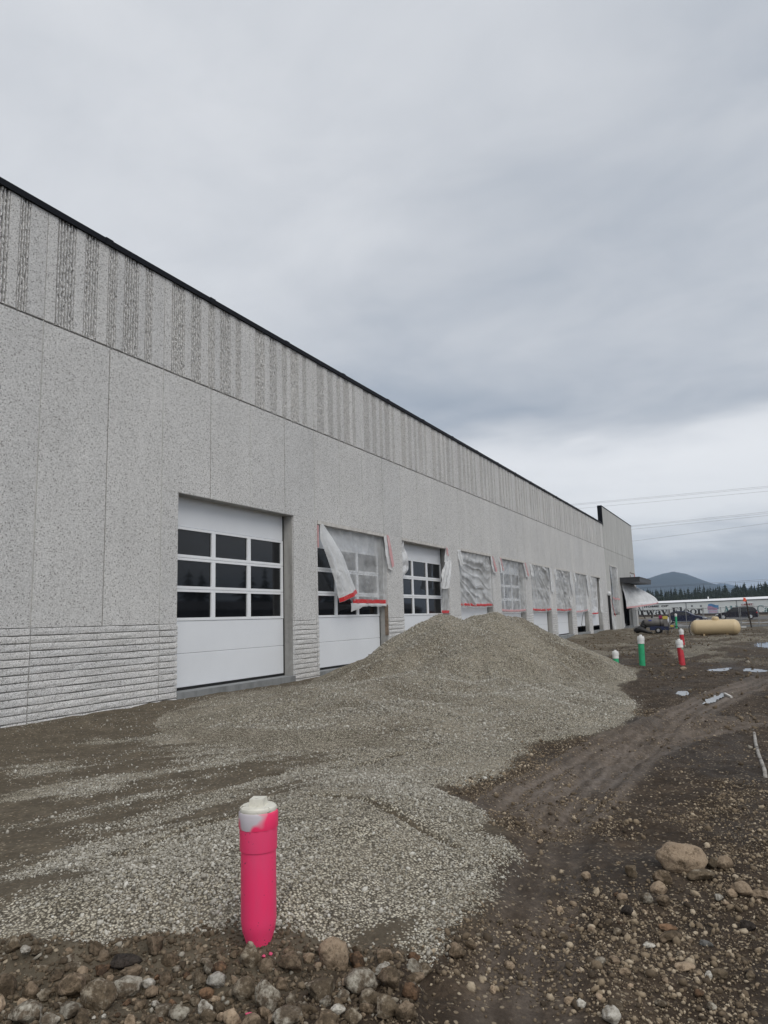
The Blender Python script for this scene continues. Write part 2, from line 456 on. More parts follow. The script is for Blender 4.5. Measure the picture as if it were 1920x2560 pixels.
def gh(x, y):
    x = np.asarray(x, float); y = np.asarray(y, float)
    d = np.hypot(x, y)
    near = 1 - sstep(60, 110, d)
    h = near * (0.10 * (fbm(x * 0.35, y * 0.35, 1, 3) - 0.5) + 0.05 * (fbm(x * 1.4, y * 1.4, 2, 3) - 0.5))
    nn = 1 - sstep(14, 40, d)
    h = h + nn * (0.035 * (fbm(x * 5, y * 5, 3, 3) - 0.5))
    # furrows left by the loader, running along (0.91,-0.41)
    a = 0.91 * x - 0.41 * y; b = 0.41 * x + 0.91 * y
    h = h + nn * 0.045 * (fbm(a * 0.35, b * 2.3, 4, 3) - 0.5) * sstep(2.0, 4.5, y)
    h = h + 0.10 * sstep(8.2, 10.3, y) * (1 - sstep(60, 70, x))
    h = h + mound_h(x, y)
    h = h - 0.05 * furrow(x, y)
    rb = rubble_m(x, y)
    h = h + rb * (0.05 + 0.10 * (fbm(x * 3.2, y * 3.2, 6, 4) - 0.35))
    mud = 1 - sstep(-0.25, 0.15, y - yright(x))
    h = h - 0.05 * mud * (1 - rb) * nn
    h = h + mud * nn * (0.06 * (fbm(x * 2.2, y * 2.2, 9, 4) - 0.5) + 0.035 * (fbm(x * 9, y * 9, 19, 3) - 0.5))
    # mounds of turned soil further out
    h = h + near * sstep(18, 26, d) * (0.22 * (fbm(x * 0.22, y * 0.5, 12, 3) - 0.5) + 0.13 * (fbm(x * 0.8, y * 1.1, 14, 3) - 0.5))
    for k, pl in enumerate(TRACKW):
        dd = seg_dist(x, y, pl)
        h = h - (0.05 if k < 2 else 0.03) * np.exp(-(dd / 0.26) ** 4) * (1 + 0.35 * np.sin(16 * (x * 0.93 - y * 0.37) + 5 * dd)) + 0.025 * np.exp(-((dd - 0.32) / 0.10) ** 2)
    for q in PUD:
        e = pud_d(x, y, q)
        kk = sstep(1.1, 3.4, e); h = h * kk - 0.035 * (1 - kk) - 0.035 * (1 - sstep(0.8, 1.15, e))
    h = h + 0.14 * sstep(88, 99, x)
    h = h * (1 - sstep(110, 200, d) * 0.0)
    return h
_lx, _ly = np.arange(1.4, 24, 0.04), np.arange(-1.6, 5.2, 0.04)
_LZ = gh(*np.meshgrid(_lx, _ly, indexing='ij'))
def gfast(x, y):
    u = (x - 1.4) / 0.04; v = (y + 1.6) / 0.04
    if u < 0 or v < 0 or u >= len(_lx) - 1 or v >= len(_ly) - 1: return float(gh(x, y))
    i, j = int(u), int(v); fu, fv = u - i, v - j
    return float((_LZ[i, j] * (1 - fu) + _LZ[i + 1, j] * fu) * (1 - fv) + (_LZ[i, j + 1] * (1 - fu) + _LZ[i + 1, j + 1] * fu) * fv)
def gpix(px, py):
    z = 0.0
    for _ in range(5):
        p = gnd(px, py, z); z = gfast(p.x, p.y)
    return p

def spaced(lo, hi, f):
    out = [lo]
    while out[-1] < hi: out.append(out[-1] + f(out[-1]))
    return out
xs = spaced(1.2, 9000, lambda x: 0.026 if x < 4.6 else (0.026 + (x - 4.6) * 0.0075 if x < 26 else max(0.18, (x - 24) * 0.05)))
xs = [-6000, -2000, -600, -200, -60, -20, -8, -4, -2, -1, -0.3, 0.3, 0.8] + xs
ypos = spaced(-1.2, 5.4, lambda y: 0.03) ; ypos = ypos + spaced(ypos[-1] + 0.05, 10.75, lambda y: 0.06)[0:]
ypos = ypos + [10.9, 11.5, 13, 18, 30, 60, 120, 300, 900, 2500, 6000]
yneg = [-1.2 - v for v in (0.04, 0.1, 0.2, 0.35, 0.6, 1, 1.6, 2.4, 3.6, 6, 10, 18, 40, 90, 250, 800, 2500, 6000)][::-1]
ys = yneg + ypos
GX, GY = np.meshgrid(np.array(xs), np.array(ys), indexing='ij')
GZ = gh(GX, GY)
def np_mesh(name, X, Y, Z, mat, attrs=None, smooth=True):
    nx, ny = X.shape
    me = bpy.data.meshes.new(name)
    co = np.stack([X, Y, Z], -1).reshape(-1, 3)
    idx = np.arange(nx * ny).reshape(nx, ny)
    q = np.stack([idx[:-1, :-1], idx[1:, :-1], idx[1:, 1:], idx[:-1, 1:]], -1).reshape(-1, 4)
    me.vertices.add(len(co)); me.vertices.foreach_set('co', co.ravel())
    me.loops.add(q.size); me.loops.foreach_set('vertex_index', q.ravel().astype(np.int32))
    me.polygons.add(len(q)); me.polygons.foreach_set('loop_start', (np.arange(len(q)) * 4).astype(np.int32))
    me.polygons.foreach_set('loop_total', np.full(len(q), 4, np.int32))
    me.update(calc_edges=True)
    for k, v in (attrs or {}).items():
        a = me.attributes.new(k, 'FLOAT', 'POINT'); a.data.foreach_set('value', np.asarray(v, np.float32).ravel())
    me.materials.append(mat)
    if smooth: me.shade_smooth()
    o = bpy.data.objects.new(name, me); C.objects.link(o)
    return o

def streaks(x, y):
    a = 0.91 * x - 0.41 * y; b = 0.41 * x + 0.91 * y
    return 0.6 * fbm(a * 0.42, b * 2.1, 21, 4) + 0.4 * fbm(a * 0.9 + 3, b * 1.3, 25, 4)
def gravel_mask(x, y):
    """how much of the surface is crushed rock rather than earth"""
    e = y - yright(x) + 0.35 * (fbm(x * 2.4, y * 2.4, 51, 4) - 0.5)
    inside = sstep(-0.12, 0.10, e)
    st = streaks(x, y)
    lim = np.interp(y, [1, 3.35, 3.95, 5.4, 7.0, 8.6, 9.7], [0.30, 0.385, 0.52, 0.59, 0.60, 0.62, 0.80])
    lim = lim - 0.11 * sstep(5.2, 8.5, x) * (1 - sstep(8.0, 9.6, y))
    g = inside * sstep(lim - 0.07, lim + 0.09, st)
    g = np.maximum(g, sstep(-0.05, 0.15, pile_h(x, y)))
    g = g * (1 - rubble_m(x, y)) * (1 - 0.9 * furrow(x, y))
    g = g * (1 - sstep(19, 24, x) * 0.75)
    far = sstep(20, 28, x) * sstep(0.47, 0.62, fbm(x * 0.35, y * 0.9, 61, 4)) * 0.65
    return np.clip(np.maximum(g, far), 0, 1)
def mud_mask(x, y):
    e = y - yright(x) + 0.5 * (fbm(x * 1.4, y * 1.4, 71, 3) - 0.5)
    m_ = 1 - sstep(-0.2, 0.2, e)
    return m_ * (1 - 0.5 * sstep(24, 45, x)) * (1 - 0.75 * sstep(58, 68, x))
def track_mask(x, y):
    t = np.zeros(np.shape(x))
    for k, pl in enumerate(TRACKW):
        t = np.maximum(t, np.exp(-(seg_dist(x, y, pl) / (0.42 if k < 2 else 0.26)) ** 8) * (1, 0.85, 0.35, 0.8)[k] * (0.72 + 0.28 * np.cos(seg_dist(x, y, pl) * 34)))
    return t * (0.55 + 0.9 * (fbm(x * 2, y * 2, 81, 3) - 0.3))
def wet_mask(x, y):
    wv = sstep(0.50, 0.66, fbm(x * 0.8, y * 1.3, 91, 4)) * mud_mask(x, y) * 0.7
    for q in PUD: wv = np.maximum(wv, 1 - sstep(1.0, 1.6, pud_d(x, y, q)))
    return np.clip(np.maximum(wv, track_mask(x, y) * 0.2), 0, 1)

def make_ground_mat():
    mt, t, b = new_mat('site_ground')
    p = pos_n(t)
    def at(n):
        a = t.nodes.new('ShaderNodeAttribute'); a.attribute_name = n; return a.outputs['Fac']
    g, mu, wt, tr = at('gravel'), at('mud'), at('wet'), at('track')
    n1 = noise_n(t, p, 2.6, 6, 0.72); n2 = noise_n(t, p, 22.0, 5, 0.75); n3 = noise_n(t, p, 60.0, 3, 0.6)
    soil = ramp_n(t, math_n(t, 'ADD', math_n(t, 'MULTIPLY', n1, 0.5), math_n(t, 'MULTIPLY', n2, 0.5)), [(0.32, (0.062, 0.050, 0.035)), (0.5, (0.108, 0.089, 0.063)), (0.68, (0.185, 0.156, 0.115))], 'LINEAR')
    mud = ramp_n(t, math_n(t, 'ADD', math_n(t, 'MULTIPLY', n1, 0.55), math_n(t, 'MULTIPLY', n2, 0.45)), [(0.33, (0.022, 0.0155, 0.0105)), (0.5, (0.047, 0.0335, 0.0228)), (0.68, (0.115, 0.084, 0.058))], 'LINEAR')
    earth = mix_n(t, mu, soil, mud)
    earth = mix_n(t, math_n(t, 'MULTIPLY', tr, 0.95), earth, ramp_n(t, n2, [(0.35, (0.14, 0.114, 0.095)), (0.65, (0.28, 0.236, 0.20))], 'LINEAR'))
    # small pebbles pressed into the earth
    pe = vor_n(t, p, 34.0); ps = t.nodes.new('ShaderNodeSeparateColor'); t.links.new(pe.outputs['Color'], ps.inputs[0])
    pcol = ramp_n(t, ps.outputs[1], [(0.0, (0.09, 0.068, 0.045)), (0.5, (0.22, 0.172, 0.118)), (1.0, (0.40, 0.335, 0.245))], 'LINEAR')
    pthr = math_n(t, 'ADD', ps.outputs[0], math_n(t, 'MULTIPLY', math_n(t, 'SUBTRACT', n1, 0.5), 1.4))
    pm = math_n(t, 'MULTIPLY', ramp_n(t, pthr, [(0.62, 0.0), (0.70, 1.0)], 'LINEAR'), ramp_n(t, pe.outputs['Distance'], [(0.30, 1.0), (0.45, 0.0)], 'LINEAR'))
    pm = math_n(t, 'MULTIPLY', pm, math_n(t, 'SUBTRACT', 1.0, math_n(t, 'MULTIPLY', tr, 0.9), None, True))
    earth = mix_n(t, pm, earth, pcol)
    # crushed rock
    v = vor_n(t, p, 68.0); vs = t.nodes.new('ShaderNodeSeparateColor'); t.links.new(v.outputs['Color'], vs.inputs[0])
    vb = vor_n(t, p, 38.0); vbs = t.nodes.new('ShaderNodeSeparateColor'); t.links.new(vb.outputs['Color'], vbs.inputs[0])
    tone = math_n(t, 'ADD', math_n(t, 'MULTIPLY', vs.outputs[0], 0.6), math_n(t, 'MULTIPLY', vbs.outputs[0], 0.4))
    rock = ramp_n(t, tone, [(0.10, (0.13, 0.117, 0.094)), (0.35, (0.38, 0.345, 0.28)), (0.6, (0.58, 0.535, 0.445)), (0.85, (0.78, 0.74, 0.635))], 'LINEAR')
    rock = mix_n(t, ramp_n(t, v.outputs['Distance'], [(0.36, 0.0), (0.60, 0.85)], 'LINEAR'), rock, (0.055, 0.046, 0.034))  # shade in the gaps between stones, painted as darker cell edges
    rock = mix_n(t, 1.0, rock, ramp_n(t, n1, [(0.3, (0.80, 0.78, 0.72)), (0.7, (1.06, 1.05, 1.03))], 'LINEAR'), 'MULTIPLY')
    fines = noise_n(t, p, 0.9, 5, 0.68, 0.4)
    rock = mix_n(t, ramp_n(t, fines, [(0.48, 0.0), (0.68, 0.55)], 'LINEAR'), rock, ramp_n(t, n2, [(0.3, (0.25, 0.217, 0.165)), (0.7, (0.44, 0.395, 0.315))], 'LINEAR'))
    gm = math_n(t, 'ADD', g, math_n(t, 'MULTIPLY', math_n(t, 'SUBTRACT', vs.outputs[2], 0.5), 0.75))
    gm = ramp_n(t, gm, [(0.42, 0.0), (0.58, 1.0)], 'LINEAR')
    c = mix_n(t, gm, earth, rock)
    c = mix_n(t, 1.0, c, ramp_n(t, wt, [(0.0, 1.0), (1.0, 0.72)], 'LINEAR'), 'MULTIPLY')
    t.links.new(c, b.inputs['Base Color'])
    rgh = math_n(t, 'SUBTRACT', 0.93, math_n(t, 'MULTIPLY', math_n(t, 'MULTIPLY', wt, math_n(t, 'SUBTRACT', 1.15, gm)), 0.26), None, True)
    t.links.new(rgh, b.inputs['Roughness'])
    hs = math_n(t, 'SUBTRACT', math_n(t, 'MULTIPLY', vs.outputs[1], 0.6), v.outputs['Distance'])
    he = math_n(t, 'ADD', math_n(t, 'MULTIPLY', n2, 1.2), math_n(t, 'ADD', math_n(t, 'MULTIPLY', n3, 0.5), math_n(t, 'MULTIPLY', pm, 0.5)))
    mh = t.nodes.new('ShaderNodeMix'); mh.data_type = 'FLOAT'
    t.links.new(gm, mh.inputs[0]); t.links.new(he, mh.inputs[2]); t.links.new(hs, mh.inputs[3])
    bump_n(t, b, mh.outputs[0], 0.7, 0.018)
    b.inputs['Specular IOR Level'].default_value = 0.25
    return mt
mt_ground = make_ground_mat()
def ground_attrs(X, Y):
    return {'gravel': gravel_mask(X, Y), 'mud': mud_mask(X, Y), 'wet': wet_mask(X, Y), 'track': np.clip(track_mask(X, Y), 0, 1)}
ground = np_mesh('ground', GX, GY, GZ, mt_ground, ground_attrs(GX, GY))
tag(ground, kind='structure', label='muddy building site ground with crushed rock and tyre tracks')

# puddles
mt_water, t_, b_ = new_mat('puddle_water')
t_.links.new(ramp_n(t_, noise_n(t_, pos_n(t_), 2.0, 2), [(0.3, (0.05, 0.042, 0.035)), (0.7, (0.085, 0.075, 0.062))], 'LINEAR'), b_.inputs['Base Color'])
b_.inputs['Roughness'].default_value = 0.02; b_.inputs['IOR'].default_value = 1.7
bump_n(t_, b_, noise_n(t_, pos_n(t_), 5.0, 2), 0.004, 0.01)
PLAB = ['long sky-bright puddle beyond the red riser pipes', 'right-hand part of the long puddle beyond the red pipes', 'small bright puddle in the mud right of the gravel pile', 'elongated puddle lying in the tyre track', 'dull shallow puddle by the far end of the site']
for q, lb in zip(PUD, PLAB):
    (qx, qy), rx, ry, a = q
    zl = -0.047 + 0.003 * PUD.index(q)
    st_ = 0.04 if qx < 30 else 0.12
    gx_, gy_ = np.meshgrid(np.arange(qx - rx * 1.9, qx + rx * 1.9, st_), np.arange(qy - ry * 3 - rx * 0.3, qy + ry * 3 + rx * 0.3, st_), indexing='ij')
    ins = pud_d(gx_, gy_, q) < 1.14
    mbp = MB()
    ids = -np.ones(gx_.shape, int)
    for i_, j_ in zip(*np.nonzero(ins[:-1, :-1] & ins[1:, :-1] & ins[1:, 1:] & ins[:-1, 1:])):
        fc_ = []
        for a_, b2_ in ((i_, j_), (i_ + 1, j_), (i_ + 1, j_ + 1), (i_, j_ + 1)):
            if ids[a_, b2_] < 0: ids[a_, b2_] = len(mbp.v); mbp.v.append((gx_[a_, b2_], gy_[a_, b2_], zl))
            fc_.append(int(ids[a_, b2_]))
        mbp.f.append(tuple(fc_))
    tag(mbp.build('puddle', mt_water), kind='structure', label=lb)

# ------------------------------------------------------------------ gravel pile (a thing of its own)
px_, py_ = np.meshgrid(np.arange(7.4, 23.6, 0.07), np.arange(1.2, 10.57, 0.07), indexing='ij')
ph = pile_h(px_, py_)
pg = gh(px_, py_)
pz = np.where(ph > -0.12, pg + ph - 0.012, pg - 0.25)
pile = np_mesh('gravel_pile', px_, py_, pz, mt_ground, {'gravel': np.clip(0.72 + 0.9 * (fbm(px_ * 1.1, py_ * 1.1, 15, 4) - 0.45), 0, 1), 'mud': np.zeros_like(px_), 'wet': np.zeros_like(px_), 'track': np.zeros_like(px_)})
bmx = bmesh.new(); bmx.from_mesh(pile.data); bmx.verts.ensure_lookup_table()
under = (ph <= -0.12).ravel()
bmesh.ops.delete(bmx, geom=[bmx.verts[i] for i in np.nonzero(under)[0]], context='VERTS')
bmx.to_mesh(pile.data); bmx.free()
tag(pile, 'tall heap of crushed grey gravel dumped in front of the garage doors', 'gravel pile')

# loose stones
def ico(n):
    bm = bmesh.new(); bmesh.ops.create_icosphere(bm, subdivisions=n, radius=1.0)
    v = np.array([x.co[:] for x in bm.verts]); f = np.array([[q.index for q in x.verts] for x in bm.faces]); bm.free()
    return v, f
def stone_cloud(name, P, size, mat, label, flat=(0.4, 0.85), parent=None, sink=0.25, lod=1, kind='stuff', shaped=0.36):
    n = len(P)
    base, fc = ico(1) if lod else (np.array([(1, 0, 0), (-1, 0, 0), (0, 1, 0), (0, -1, 0), (0, 0, 1), (0, 0, -1)], float), np.array([(0, 2, 4), (2, 1, 4), (1, 3, 4), (3, 0, 4), (2, 0, 5), (1, 2, 5), (3, 1, 5), (0, 3, 5)]))
    k = len(base)
    V = base[None] * (1 + shaped * rng.uniform(-1, 1, (n, k, 1)))
    S = np.stack([np.ones(n), rng.uniform(0.5, 1.0, n), rng.uniform(*flat, n)], 1)
    V = V * S[:, None, :]
    q = rng.normal(size=(n, 4)) * np.array([1, 0.35, 0.35, 1.0]); q /= np.linalg.norm(q, axis=1)[:, None]
    a, b, c, d = q.T
    Rm = np.stack([1 - 2 * (c * c + d * d), 2 * (b * c - a * d), 2 * (b * d + a * c), 2 * (b * c + a * d), 1 - 2 * (b * b + d * d), 2 * (c * d - a * b), 2 * (b * d - a * c), 2 * (c * d + a * b), 1 - 2 * (b * b + c * c)], 1).reshape(n, 3, 3)
    V = np.einsum('nij,nkj->nki', Rm, V) * size[:, None, None] * 0.5
    V = V + P[:, None, :]
    V[:, :, 2] += (size * 0.5 * S[:, 2] * (1 - 2 * sink))[:, None]
    F = fc[None] + (np.arange(n) * k)[:, None, None]
    me = bpy.data.meshes.new(name)
    co = V.reshape(-1, 3); q = F.reshape(-1, 3).astype(np.int32)
    if parent is not None: co = co - np.array(ROOT.get(parent, (0, 0, 0)))
    me.vertices.add(len(co)); me.vertices.foreach_set('co', co.ravel())
    me.loops.add(q.size); me.loops.foreach_set('vertex_index', q.ravel())
    me.polygons.add(len(q)); me.polygons.foreach_set('loop_start', (np.arange(len(q)) * 3).astype(np.int32)); me.polygons.foreach_set('loop_total', np.full(len(q), 3, np.int32))
    me.update(calc_edges=True)
    at = me.attributes.new('tone', 'FLOAT', 'POINT'); at.data.foreach_set('value', np.repeat(rng.uniform(0, 1, n), k).astype(np.float32))
    me.materials.append(mat)
    o = bpy.data.objects.new(name, me); C.objects.link(o)
    if parent is not None: o.parent = parent
    tag(o, label, kind=kind)
    return o
def make_stone_mat(name, stops, rough=0.85, dirt=0.0):
    mt, t, b = new_mat(name)
    a = t.nodes.new('ShaderNodeAttribute'); a.attribute_name = 'tone'
    p = pos_n(t)
    c = ramp_n(t, a.outputs['Fac'], stops, 'LINEAR')
    nz = noise_n(t, p, 90.0, 3, 0.6)
    c = mix_n(t, 1.0, c, ramp_n(t, nz, [(0.3, 0.75), (0.7, 1.15)], 'LINEAR'), 'MULTIPLY')
    t.links.new(c, b.inputs['Base Color']); b.inputs['Roughness'].default_value = rough
    b.inputs['Specular IOR Level'].default_value = 0.3
    bump_n(t, b, noise_n(t, p, 160.0, 2, 0.6), 0.3, 0.004)
    return mt
mt_gstone = make_stone_mat('crushed_rock', [(0.0, (0.16, 0.148, 0.125)), (0.25, (0.34, 0.316, 0.268)), (0.6, (0.44, 0.414, 0.358)), (0.85, (0.52, 0.497, 0.437)), (1.0, (0.66, 0.64, 0.58))])
mt_pebble = make_stone_mat('tan_pebbles', [(0.0, (0.055, 0.041, 0.028)), (0.4, (0.150, 0.113, 0.075)), (0.75, (0.28, 0.218, 0.148)), (1.0, (0.48, 0.40, 0.295))])
mt_clod = make_stone_mat('earth_clods', [(0.0, (0.065, 0.048, 0.031)), (0.6, (0.135, 0.102, 0.068)), (0.93, (0.22, 0.172, 0.118)), (1.0, (0.36, 0.34, 0.29))])

def scatter(n, x0, x1, y0, y1, fn):
    x = rng.uniform(x0, x1, n); y = rng.uniform(y0, y1, n)
    keep = rng.uniform(0, 1, n) < fn(x, y)
    return x[keep], y[keep]
def with_z(x, y, f=gh): return np.stack([x, y, f(x, y)], 1)
# near crushed rock
x, y = scatter(140000, 1.8, 7.6, 1.2, 6.4, lambda x, y: gravel_mask(x, y) * np.clip(1.25 - np.hypot(x, y) * 0.10, 0.12, 1) * (0.22 + 0.78 * sstep(0.38, 0.58, fbm(x * 1.5, y * 1.5, 17, 4))))
sz = np.clip(rng.lognormal(math.log(0.0125), 0.42, len(x)), 0.006, 0.040)
stone_cloud('crushed_gravel', with_z(x, y), sz, mt_gstone, 'loose crushed grey gravel spread round the pink riser pipe', sink=0.22)
# apron between the riser and the pile, plus a thin scatter on the dark earth
x, y = scatter(60000, 5.0, 15.5, 1.4, 10.4, lambda x, y: np.where(pile_h(x, y) < 0.03, 1, 0) * (0.62 * gravel_mask(x, y) + 0.15 * (y > yright(x)) * sstep(0.40, 0.6, streaks(x, y)) + 0.03 * (y > yright(x))))
sz = np.clip(rng.lognormal(math.log(0.018), 0.4, len(x)), 0.009, 0.05)
stone_cloud('apron_gravel', with_z(x, y), sz, mt_gstone, 'thin spread of grey gravel over the earth before the building', lod=0, sink=0.2)
# pile surface
x, y = scatter(130000, 8.6, 22.5, 1.3, 9.5, lambda x, y: sstep(-0.02, 0.06, pile_h(x, y)) * np.where(y > 7.6, 0.15, 1) * np.clip(1.5 - x * 0.05, 0.3, 1) * (0.35 + 0.65 * sstep(0.38, 0.55, fbm(x * 0.8, y * 0.8, 23, 4))))
sz = np.clip(rng.lognormal(math.log(0.023), 0.42, len(x)), 0.011, 0.065)
stone_cloud('surface_gravel', np.stack([x, y, gh(x, y) + np.maximum(pile_h(x, y), 0) - 0.012], 1), sz, mt_gstone, 'crushed stones lying on the gravel heap', lod=0, sink=0.3, parent=pile)
# tan pebbles in the mud on the right
def peb(x, y):
    c = sstep(0.40, 0.56, fbm(x * 1.15, y * 1.15, 33, 4))
    return np.clip(mud_mask(x, y), 0, 1) * (0.05 + 0.95 * c) * np.clip(1.25 - np.hypot(x, y) * 0.075, 0.06, 1) * (1 - np.clip(track_mask(x, y) * 1.3, 0, 1)) * (1 - np.clip(wet_mask(x, y), 0, 0.85))
x, y = scatter(150000, 2.4, 9, -0.6, 2.8, lambda x, y: 0.5 * peb(x, y))
stone_cloud('mud_grit', with_z(x, y), np.clip(rng.lognormal(math.log(0.0105), 0.4, len(x)), 0.005, 0.026), mt_pebble, 'fine tan grit bedded in the dark mud', sink=0.3, lod=0, shaped=0.25)
x, y = scatter(62000, 2.4, 13, -0.7, 3.2, peb)
sz = np.clip(rng.lognormal(math.log(0.016), 0.50, len(x)), 0.006, 0.065)
stone_cloud('mud_pebbles', with_z(x, y), sz, mt_pebble, 'tan pebbles strewn over the dark mud', sink=0.32, shaped=0.14)
# clods and crumbs in the rubble
x, y = scatter(24000, 1.5, 3.8, 0.9, 4.4, lambda x, y: rubble_m(x, y))
sz = np.clip(rng.lognormal(math.log(0.014), 0.5, len(x)), 0.006, 0.040)
stone_cloud('rubble_crumbs', with_z(x, y), sz, mt_clod, 'crumbled earth and small stones filling the rubble heap', sink=0.3, shaped=0.4)
# scattered clods far across the turned soil
x, y = scatter(26000, 9, 60, -2.5, 9.5, lambda x, y: np.where(pile_h(x, y) < -0.1, 1, 0) * (0.12 + 0.6 * sstep(0.5, 0.65, fbm(x * 0.5, y * 0.9, 37, 3))) * (x > 9))
sz = np.clip(rng.lognormal(math.log(0.05), 0.5, len(x)), 0.015, 0.16)
stone_cloud('soil_clods', with_z(x, y), sz, mt_clod, 'clods of turned earth scattered across the far site', lod=0, sink=0.35)

# ------------------------------------------------------------------ rocks one can count
def rock_mesh(seed, ang, flatz, elong):
    v, f = ico(4)
    off = Vector((seed * 7.3, seed * 3.1, seed * 1.7))
    rr = random.Random(seed)
    planes = [(Vector((rr.gauss(0, 1), rr.gauss(0, 1), rr.gauss(0, 1))).normalized(), rr.uniform(0.52, 0.85)) for _ in range(ang)]
    out = []
    for p in v:
        p = Vector(p)
        for nrm, d in planes:
            e = p.dot(nrm) - d
            if e > 0: p = p - nrm * e * 0.9
        k = 1 + 0.22 * mnoise.noise(p * 1.3 + off) + 0.07 * mnoise.noise(p * 3.6 + off) + 0.045 * mnoise.noise(p * 9.0 + off)
        out.append((p.x * k * elong, p.y * k, p.z * k * flatz))
    me = bpy.data.meshes.new('rock'); me.from_pydata(out, [], f.tolist()); me.shade_smooth()
    return me
def make_rock_mat(name, dust, stone, hi, cover, pits=0.5):
    mt, t, b = new_mat(name)
    p = pos_n(t, True)
    oi = t.nodes.new('ShaderNodeObjectInfo')
    wp = pos_n(t)
    n1 = noise_n(t, wp, 14.0, 5, 0.65, 0.3); n2 = noise_n(t, wp, 55.0, 4, 0.7)
    st = ramp_n(t, n2, [(0.3, stone), (0.7, hi)], 'LINEAR')
    du = ramp_n(t, n2, [(0.3, tuple(c * 0.6 for c in dust)), (0.7, tuple(c * 1.35 for c in dust))], 'LINEAR')
    f = math_n(t, 'ADD', math_n(t, 'MULTIPLY', n1, 0.75), math_n(t, 'MULTIPLY', n2, 0.25))
    c = mix_n(t, ramp_n(t, f, [(cover - 0.06, 0.0), (cover + 0.06, 1.0)], 'LINEAR'), du, st)
    v = vor_n(t, wp, 60.0)
    c = mix_n(t, math_n(t, 'MULTIPLY', ramp_n(t, v.outputs['Distance'], [(0.10, 1.0), (0.26, 0.0)], 'LINEAR'), pits), c, tuple(x * 0.5 for x in dust))
    c = mix_n(t, 1.0, c, ramp_n(t, oi.outputs['Random'], [(0.0, 0.72), (1.0, 1.22)], 'LINEAR'), 'MULTIPLY')
    t.links.new(c, b.inputs['Base Color']); b.inputs['Roughness'].default_value = 0.9; b.inputs['Specular IOR Level'].default_value = 0.25
    bump_n(t, b, math_n(t, 'ADD', n2, math_n(t, 'MULTIPLY', n1, 0.7)), 0.7, 0.012)
    return mt
RM = {
 'brown': make_rock_mat('brown_rock', (0.100, 0.074, 0.048), (0.175, 0.130, 0.088), (0.26, 0.198, 0.140), 0.52),
 'dirty': make_rock_mat('dirty_rock', (0.118, 0.090, 0.060), (0.24, 0.20, 0.148), (0.37, 0.325, 0.255), 0.55),
 'pale': make_rock_mat('pale_rock', (0.125, 0.098, 0.070), (0.27, 0.243, 0.196), (0.44, 0.41, 0.345), 0.53, 0.3),
 'tan': make_rock_mat('tan_rock', (0.135, 0.098, 0.064), (0.27, 0.200, 0.135), (0.40, 0.31, 0.222), 0.43),
 'rust': make_rock_mat('rust_rock', (0.070, 0.046, 0.030), (0.15, 0.088, 0.050), (0.22, 0.135, 0.082), 0.5),
 'dark': make_rock_mat('dark_rock', (0.028, 0.022, 0.018), (0.045, 0.036, 0.030), (0.075, 0.062, 0.052), 0.5),
 'white': make_rock_mat('white_rock', (0.16, 0.132, 0.10), (0.36, 0.335, 0.285), (0.58, 0.555, 0.50), 0.46, 0.2),
 'grey': make_rock_mat('grey_rock', (0.06, 0.056, 0.05), (0.11, 0.108, 0.10), (0.17, 0.168, 0.16), 0.45, 0.2),
}
pink_m = simple('pink_sprayed', (0.80, 0.10, 0.22), 0.6, 0, 40, 0.3, 0.4, 90)
RVAR = {k: [rock_mesh(100 * i + j, {'round': 1, 'ang': 13, 'flat': 2}[k], {'round': 0.82, 'ang': 0.85, 'flat': 0.5}[k], {'round': 1.12, 'ang': 1.1, 'flat': 1.3}[k]) for j in range(4)] for i, k in enumerate(('round', 'ang', 'flat'))}
RMESH = {}
def rock(shape, var, colr, pos, wid, hei, label, group=None, rz=None, tilt=0.25, sink=0.2):
    key = (shape, var % 4, colr)
    if key not in RMESH:
        me = RVAR[shape][var % 4].copy(); me.materials.append(RM[colr] if colr in RM else pink_m); RMESH[key] = me
    o = inst('rock', RMESH[key])
    o.location = (pos[0], pos[1], pos[2] + hei * (0.5 - sink))
    o.scale = (wid / 2.25, wid / 2.25 * random.uniform(0.8, 1.0), hei / 2.0 / {'round': 0.82, 'ang': 0.85, 'flat': 0.5}[shape] * 0.95)
    o.rotation_euler = (random.uniform(-tilt, tilt), random.uniform(-tilt, tilt), rz if rz is not None else -1.1 + random.uniform(-0.35, 0.35))
    tag(o, label, 'rock', group)
    return o
